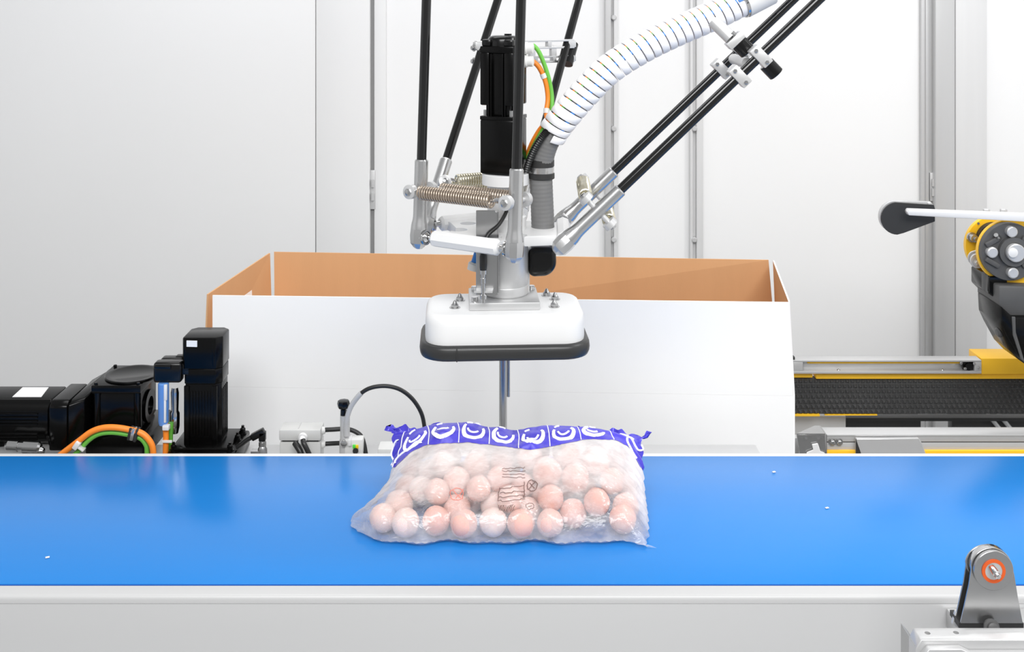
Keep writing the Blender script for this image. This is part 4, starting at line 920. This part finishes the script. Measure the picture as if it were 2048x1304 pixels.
bm = bmesh.new(); xl = W(1842, 0, 1.355).x
prism(bm, [Vector((xl, 1.355, zt_)), Vector((.78, 1.355, zt_)), Vector((.78, 1.355, zt_-.06)), Vector((xl-.006, 1.355, zt_-.06)), Vector((xl-.006, 1.355, zt_-.012))], Y*.026, .0012)
ob_ = obj('block_body', bm, M['alul'], mbk)
cb = bmesh.new()
for px, py in ((1855, 1266), (1912, 1265)):
    q = W(px, py, (HZ-zt_)*F/py); cyl(cb, (q.x, q.y, zt_-.01), (q.x, q.y, zt_+.01), .0035, 16)
cut(ob_, cb)
bm = bmesh.new(); xl2 = W(1858, 0, 1.345).x; prism(bm, [Vector((xl2, 1.345, zt_-.006)), Vector((xl2+.04, 1.345, zt_-.006)), Vector((xl2+.052, 1.345, zt_-.012)), Vector((.78, 1.345, zt_-.012)), Vector((.78, 1.345, zt_-.06)), Vector((xl2-.008, 1.345, zt_-.06)), Vector((xl2-.008, 1.345, zt_-.016))], Y*.0099, .001); obj('block_front', bm, M['alul'], mbk)
bm = bmesh.new(); xl3 = W(1824, 0, 1.37).x; prism(bm, [Vector((xl3, 1.36, zt_-.010)), Vector((xl3+.010, 1.36, zt_-.022)), Vector((xl3+.010, 1.36, zt_-.06)), Vector((xl3, 1.36, zt_-.06))], Y*.05, .0006); obj('side_plate', bm, M['steeld'], mbk)
bm = bmesh.new(); box(bm, (.68, 1.476, zt_-.095), (.12, .188, .03), r=.002); box(bm, (.68, 1.39, zt_-.075), (.12, .016, .05), r=.002); obj('mounting_arm', bm, M['alul'], mbk)

# ------------------------------------------------------------------ the bag and what it holds
random.seed(11)
def sm_interp(v, xs, ys): return np.interp(v, xs, ys)
def smooth_tab(xs, ys):
    g = np.linspace(0, 1, 401); y = np.interp(g, xs, ys)
    k = np.ones(25)/25; yp = np.pad(y, 12, mode='edge'); y2 = np.convolve(yp, k, 'valid'); y2[:14] = y[:14]*.7 + y2[:14]*.3
    return lambda v: np.interp(v, g, y2)
XLf = smooth_tab([0, .12, .3, .55, .8, 1], [-.246, -.264, -.234, -.212, -.206, -.212])
XRf = smooth_tab([0, .08, .3, .6, 1], [.205, .214, .219, .222, .228])
PLf = smooth_tab([0, .02, .06, .13, .22, .32, .45, .6, .8, .92, 1], [.004, .026, .046, .058, .070, .081, .092, .102, .112, .108, .080])
ZMf = smooth_tab([0, .3, .6, .85, 1], [.003, .010, .018, .045, .078])
def yfront(u): return 1.712 + .036*np.clip(1-u/.14, 0, 1)**2 + .004*np.sin(u*23) + .003*np.sin(u*41+1)
def yback(u): return 1.958 - .022*u
def plan(u, v):
    x = XLf(v)*(1-u) + XRf(v)*u
    y = yfront(u)*(1-v) + yback(u)*v
    return x, y
def base_top(u, v):
    e = np.clip(1 - np.abs(2*u-1)**4.0, 0, 1)**.62
    pl = PLf(v) - .010*np.exp(-((u-.47)/.10)**2)*np.clip((v-.5)*3, 0, 1) + .004*np.exp(-((u-.2)/.1)**2)*np.clip((v-.5)*3, 0, 1)
    return ZMf(v) + (pl - ZMf(v))*e
# balls are dropped one by one into the bag's volume
balls = []
def inv(x, y):
    v = (y - 1.715)/(1.945-1.715); v = min(1, max(0, v)); u = (x - float(XLf(v)))/(float(XRf(v))-float(XLf(v)))
    v = (y - float(yfront(u)))/(float(yback(u))-float(yfront(u))); return u, min(1, max(0, v))
for x, dy in ((-.205, .020), (-.168, .004), (-.120, .010), (-.076, .001), (-.030, .006), (.014, .001), (.060, .003), (.176, .016), (.098, .036)):
    balls.append((x, 1.732 + dy, .0242, random.uniform(.0218, .0232)))
cands = 0
while cands < 14000 and len(balls) < 130:
    cands += 1
    r = random.uniform(.0205, .0250); x = random.uniform(-.225, .205); y = random.uniform(1.736, 1.928)
    u, v = inv(x, y)
    if not (.07 < u < .955): continue
    if .72 < u < .88 and v < .24: continue
    z = r + .0012
    for _ in range(12):
        hit = False
        for (bx_, by_, bz_, br_) in balls:
            dx = x-bx_; dy = y-by_; R2 = (r+br_)*.95; h2 = R2*R2 - dx*dx - dy*dy
            if h2 > 0 and abs(z - bz_) < math.sqrt(h2) - 1e-6: z = bz_ + math.sqrt(h2); hit = True
        if not hit: break
    if hit: continue
    lim = min(float(base_top(np.array(u), np.array(v))), *(float(base_top(np.array(min(1, max(0, u+du_))), np.array(min(1, max(0, v+dv_))))) + r*(1.7 if dv_ < 0 else .8) for du_, dv_ in ((r/.45, 0), (-r/.45, 0), (0, r/.24), (0, -r/.24))))
    if z + r > lim: continue
    balls.append((x, y, z, r))
# film surface grid
NU, NV = 190, 96
U, Vv = np.meshgrid(np.linspace(0, 1, NU+1), np.linspace(0, 1, NV+1)**1.15)
GX, GY = plan(U, Vv); bt = base_top(U, Vv)
acc = np.exp((bt - .007*np.clip(4*np.minimum(U, 1-U), 0, 1)*np.clip(5*Vv, 0, 1)*np.clip(4*(1-Vv), 0, 1))/.0035)
for (x, y, z, r) in balls:
    q = (GX-x)**2 + (GY-y)**2
    cap = z + r + .0016 - q/(1.7*r)
    acc += np.exp(np.minimum(cap, bt + .014)/.0035)*(q < (2*r)**2)
topz = .0035*np.log(acc)
topz = np.minimum(topz, bt + .016)
edge = np.clip(np.minimum(np.minimum(U, 1-U)*14, np.minimum(Vv*22, (1-Vv)*9)), 0, 1)
topz = bt*(1-edge) + topz*edge
nzv = np.zeros_like(topz)
for i in range(NV+1):
    for j in range(NU+1):
        p = Vector((GX[i, j], GY[i, j], 0))
        nzv[i, j] = noise.noise(Vector((p.x*38 + p.y*20, p.y*60 - p.x*14, 3))) + .6*noise.noise(Vector((p.x*110+5, p.y*90, 1)))
topz = topz + .0016*nzv*edge
ED = np.minimum(U, 1-U)
GX = GX + .0022*np.sin(Vv*70)*np.clip(1-ED*18, 0, 1)
T = np.stack([GX, GY, topz + BZ + .0012], -1)
botz = np.where(True, ZMf(Vv), 0)*np.clip(1 - np.minimum(np.minimum(U, 1-U)*9, np.minimum(Vv*14, (1-Vv)*5)), 0, 1)
Bt = np.stack([GX, GY, botz + BZ + .0012], -1); Bt[0] = T[0]; Bt[-1] = T[-1]; Bt[:, 0] = T[:, 0]; Bt[:, -1] = T[:, -1]
vgrid = Vv[:, 0]
def S_at(u, v, off=0):
    v = min(1, max(0, v)); u = min(1, max(0, u)); fj = u*NU; j = min(NU-1, int(fj)); a = fj-j
    i = int(np.searchsorted(vgrid, v)) - 1; i = min(NV-1, max(0, i)); b = (v-vgrid[i])/(vgrid[i+1]-vgrid[i])
    p = (T[i, j]*(1-a) + T[i, j+1]*a)*(1-b) + (T[i+1, j]*(1-a) + T[i+1, j+1]*a)*b
    p = Vector(p)
    if off:
        du_ = Vector(T[i, j+1]) - Vector(T[i, j]); dv_ = Vector(T[i+1, j]) - Vector(T[i, j]); n = du_.cross(dv_)
        if n.length > 0: n.normalize(); p = p + (n if n.z > 0 else -n)*off
    return p
bag = thing('frozen_food_bag', 'clear frosted bag of pale balls with violet printed top lying on the blue belt', 'bag', (0, 1.83, BZ))
def np_mesh(name, grids, m, parent, frost=None):
    vs_, fs, fr = [], [], []
    for gi, G in enumerate(grids):
        o = len(vs_); h, w_, _ = G.shape; vs_ += [Vector(p) - ROOT[parent.name] for p in G.reshape(-1, 3)]
        if frost: fr += list(frost[gi].reshape(-1))
        for i in range(h-1):
            for j in range(w_-1): fs.append((o+i*w_+j, o+i*w_+j+1, o+(i+1)*w_+j+1, o+(i+1)*w_+j))
    me = bpy.data.meshes.new(name); me.from_pydata(vs_, [], fs); me.materials.append(m)
    me.polygons.foreach_set('use_smooth', [True]*len(me.polygons))
    if frost: me.attributes.new('frost', 'FLOAT', 'POINT').data.foreach_set('value', fr)
    o = bpy.data.objects.new(name, me); C.objects.link(o); o.parent = parent; ROOT[o.name] = ROOT[parent.name]; return o
fz = .23 + .52*np.clip((Vv-.12)/.4, 0, 1) + .35*np.clip(1-ED*12, 0, 1)*np.clip(Vv*3, 0.2, 1) + .10*np.clip(1-Vv*12, 0, 1)
fz2 = np.full_like(fz, .25)
film = np_mesh('film', [T, Bt[::2, ::2]], M['film'], bag, [fz, fz2[::2, ::2]])
# front seal fringe with ragged tips
fringe = []
for k in range(4):
    row = []
    for j in range(NU+1):
        u = j/NU; p = T[0, j].copy(); out = .0025*k*(1 + 1.0*np.exp(-((u)/.03)**2) + 1.8*np.exp(-((1-u)/.025)**2))
        p[1] -= out*.45; p[0] += out*(-.3*np.exp(-(u/.03)**2) + .55*np.exp(-((1-u)/.03)**2)*(1+.6*math.sin(k*2.5))); p[2] += .0012*math.sin(j*1.1+k) * (k/3) + .0006*k + (.010*k/3*np.exp(-(u/.03)**2)); row.append(p)
    fringe.append(row)
np_mesh('front_seal', [np.array(fringe)], M['film'], bag, [np.full((4, NU+1), .45)])
# printed band
lineX = [770, 800, 822, 850, 930, 1000, 1060, 1110, 1170, 1230, 1258, 1275, 1290]
lineY = [950, 925, 903, 890, 884, 891, 900, 891, 878, 879, 893, 925, 955]
def proj(p): return CX + p[0]/p[1]*F, (HZ-p[2])/p[1]*F
v0u = []
for j in range(NU+1):
    vb = .62
    for i in range(NV, -1, -1):
        x, y = proj(T[i, j])
        if y > np.interp(x, lineX, lineY) + 2: vb = vgrid[min(NV, i+1)]; break
    v0u.append(min(.9, max(.38, vb)))
v0u = np.convolve(np.pad(v0u, 2, mode='edge'), np.ones(5)/5, 'valid')
NB = 30; bandg = []
for k in range(NB+1):
    bandg.append([S_at(j/NU, v0u[j] + (1-v0u[j])*k/NB, .0007) for j in range(NU+1)])
bandg = np.array([[list(p) for p in r] for r in bandg])
ex = []
for k in range(1, 6):
    row = []
    for j in range(NU+1):
        u = j/NU; p = bandg[-1, j].copy(); lft = np.exp(-(u/.025)**2); rgt = np.exp(-((1-u)/.025)**2)
        p[1] += .0022*k*(.6 + .4*math.sin(j*.9)); p[2] += .0016*k*(.6+.6*math.sin(j*.23)) + .0003*k*math.sin(j*.8) + .0022*k*(lft+rgt)*.5*math.sin(j*1.3)
        p[0] += .0034*k*(rgt - lft)*(1 + .5*math.sin(k*2.2)); row.append(p)
    ex.append(row)
band_o = np_mesh('printed_band', [np.vstack([bandg, np.array(ex)])], M['purple'], bag)
# white swirls and dividing lines of the print, laid on the film
def strip(bm, pts, wid, off):
    """pts: (u, t) along the band; wid in metres; each segment a quad on the surface"""
    P = []
    for u, t in pts:
        u_ = min(1, max(0, u)); v0_ = np.interp(u_, np.linspace(0, 1, NU+1), v0u); P.append(S_at(u_, v0_ + (1-v0_)*min(1, max(0, t)), off))
    L_, R2 = [], []
    for i, p in enumerate(P):
        tg = P[min(len(P)-1, i+1)] - P[max(0, i-1)]
        if tg.length < 1e-7: tg = X.copy()
        tg.normalize()
        n = Z + Vector((0, -.8, 0)); s_ = tg.cross(n); s_.normalize(); w_ = wid[i]/2 if isinstance(wid, list) else wid/2
        L_.append(bm.verts.new(p + s_*w_)); R2.append(bm.verts.new(p - s_*w_))
    for i in range(len(P)-1): bm.faces.new((L_[i], L_[i+1], R2[i+1], R2[i]))
def arcpts(uc, tc_, ru, rt, a0, a1, n=16, rot=0):
    o = []
    for i in range(n+1):
        a = math.radians(a0 + (a1-a0)*i/n); du_, dt_ = ru*math.cos(a), rt*math.sin(a); c_, s_ = math.cos(rot), math.sin(rot)
        o.append((uc + du_*c_ - dt_*s_*ru/rt, tc_ + du_*s_*rt/ru + dt_*c_))
    return o
cells = [(.092, -.25), (.205, -.15), (.325, -.2), (.445, -.45), (.565, .1), (.685, .15), (.805, -.5)]
for (uc, rot) in cells:
    bm = bmesh.new(); ru, rt_ = .040, .27; n = 16
    wl = [.0015 + .0066*math.sin(PI*min(1, max(0, .06 + .88*i/n)))**.6 for i in range(n+1)]
    strip(bm, arcpts(uc, .40, ru, rt_, 150, 395, n, rot), wl, .0016)
    strip(bm, arcpts(uc - .002, .45, ru*.55, rt_*.42, 185, 350, 10, rot), .0035, .0016)
    strip(bm, arcpts(uc - .004, .44, ru*1.0, rt_*.95, 100, 135, 6, rot), .003, .0016)
    obj('printed_swirl', bm, M['mot'], band_o, recalc=True)
for (ua, ub2) in ((.050, .012), (.135, .155), (.255, .275), (.378, .395), (.497, .515), (.615, .635), (.735, .755), (.86, .885)):
    bm = bmesh.new(); strip(bm, [(ua + (ub2-ua)*(1-k/10), k/10) for k in range(11)], .0016, .0014); obj('printed_line', bm, M['mot'], band_o)
for (uc, tc_, a0, a1, rt_) in ((.012, .45, 60, 260, .3), (.045, .12, 20, 200, .10), (.96, .35, 80, 300, .35), (.975, .72, 200, 380, .18), (.34, .97, 200, 340, .2), (.10, .10, 10, 170, .12), (.93, .86, 180, 340, .14)):
    bm = bmesh.new(); strip(bm, arcpts(uc, tc_, .022, rt_, a0, a1, 12), .0038, .0016); obj('printed_swirl', bm, M['mot'], band_o)
# label print on the clear film, placed by where it lies on the bag
PX = CX + T[..., 0]/T[..., 1]*F; PY = (HZ - T[..., 2])/T[..., 1]*F
def uv_px(px, py):
    q = (PX-px)**2 + (PY-py)**2; i, j = np.unravel_index(np.argmin(q), q.shape); return Vector(T[i, j])
def ink(name, lines, wid, m=None):
    bm = bmesh.new()
    for ln in lines:
        P = []
        for k in range(len(ln)-1):
            n = max(1, int(math.hypot(ln[k+1][0]-ln[k][0], ln[k+1][1]-ln[k][1])/4))
            P += [uv_px(ln[k][0] + (ln[k+1][0]-ln[k][0])*i/n, ln[k][1] + (ln[k+1][1]-ln[k][1])*i/n) for i in range(n)]
        P.append(uv_px(*ln[-1])); 
        Q = [P[0]]
        for p in P[1:]:
            if (p - Q[-1]).length > 1e-4: Q.append(p)
        if len(Q) < 2: continue
        Lv, Rv = [], []
        for i, p in enumerate(Q):
            tg = (Q[min(len(Q)-1, i+1)] - Q[max(0, i-1)]).normalized(); n_ = Vector((0, -.6, .8)); s_ = tg.cross(n_)
            s_.normalize(); p = p + n_*.0014; Lv.append(bm.verts.new(p + s_*wid/2)); Rv.append(bm.verts.new(p - s_*wid/2))
        for i in range(len(Q)-1): bm.faces.new((Lv[i], Lv[i+1], Rv[i+1], Rv[i]))
    if bm.faces: obj(name, bm, m or M['print'], film)
    else: bm.free()
circ = lambda cx, cy, r, ry=None: arcpx(cx, cy, r, 0, 360, 20, ry)
ink('printed_table', [[(1049, 965), (1048, 998), (1030, 1001), (997, 1003), (997, 985), (1000, 976)], [(1000, 978), (1048, 972)], [(998, 987), (1048, 983)], [(997, 995), (1048, 991)]], .0011)
ink('printed_text', [[(1004, y), (1050, y-2+k)] for k, y in enumerate((938, 943, 949, 955))], .0009)
ink('printed_barcode', [[(x, 1011), (x-1, 1023)] for x in (999, 1001.5, 1003, 1006, 1008, 1011, 1014, 1016, 1019, 1021.5, 1025, 1028)], .0009)
ink('printed_mark', [circ(1064, 972, 10.5), [(1058, 966), (1070, 979)], [(1071, 965), (1058, 979)]], .0014)
ink('printed_mark', [circ(1060, 1013, 8.5, 6), [(1056, 1015), (1064, 1011)]], .0009)
ink('printed_mark', [circ(914, 989, 13), [(905, 981), (922, 996)], [(926, 980), (912, 998)]], .0010, M['red'])
# the balls themselves
protos = []
for k in range(4):
    bm = bmesh.new(); bmesh.ops.create_icosphere(bm, subdivisions=3, radius=1)
    for v in bm.verts:
        c_ = v.co.copy(); f_ = 1 + .05*noise.noise(c_*1.6 + Vector((k*7, 0, 0))) + .022*noise.noise(c_*5 + Vector((0, k*5, 0))) - .02; v.co = c_*f_
    me = bpy.data.meshes.new('frozen_ball'); bm.to_mesh(me); bm.free(); me.materials.append(M['ball'])
    me.polygons.foreach_set('use_smooth', [True]*len(me.polygons)); protos.append(me)
BO = []
for i, (x, y, z, r) in enumerate(balls):
    o = bpy.data.objects.new('frozen_ball', protos[i % 4]); C.objects.link(o)
    o.location = (x, y, BZ + .001 + z); o.scale = (r*.985,)*3; o.rotation_euler = (random.uniform(0, 6), random.uniform(0, 6), random.uniform(0, 6))
    BO.append((o, x, y, z))
ORD = 'first second third fourth fifth sixth seventh eighth ninth tenth eleventh twelfth thirteenth fourteenth fifteenth'.split()
rowA = sorted([b for b in BO if b[2] < 1.757 and b[3] < .04], key=lambda b: b[1])[:15]
for k, b in enumerate(rowA): tag(b[0], 'frosted pale pink ball, %s from the left in the bag\'s front row' % ORD[k], 'food', 'frozen balls in the bag')
inA = {b[0].name for b in rowA}
for b in BO:
    if b[0].name not in inA: tag(b[0], 'frosted pale pink ball inside the clear bag, behind the front row', 'food', 'frozen balls in the bag')
# small scraps lying on the belt
for px, py, lb in ((1654, 1017, 'white fleck of film on the blue belt right of the bag, in the pale streak'), (1548, 945, 'tiny white fleck on the blue belt near its far edge, right of the bag'), (95, 1116, 'tiny white fleck on the blue belt at the front left')):
    q = W(px, py, (HZ-BZ)*F/py); bm = bmesh.new(); box(bm, (q.x, q.y, BZ+.0012), (.006, .004, .0014), Matrix.Rotation(.4, 3, 'Z'), .0004); tag(obj('film_fleck', bm, M['white']), lb, 'fleck')
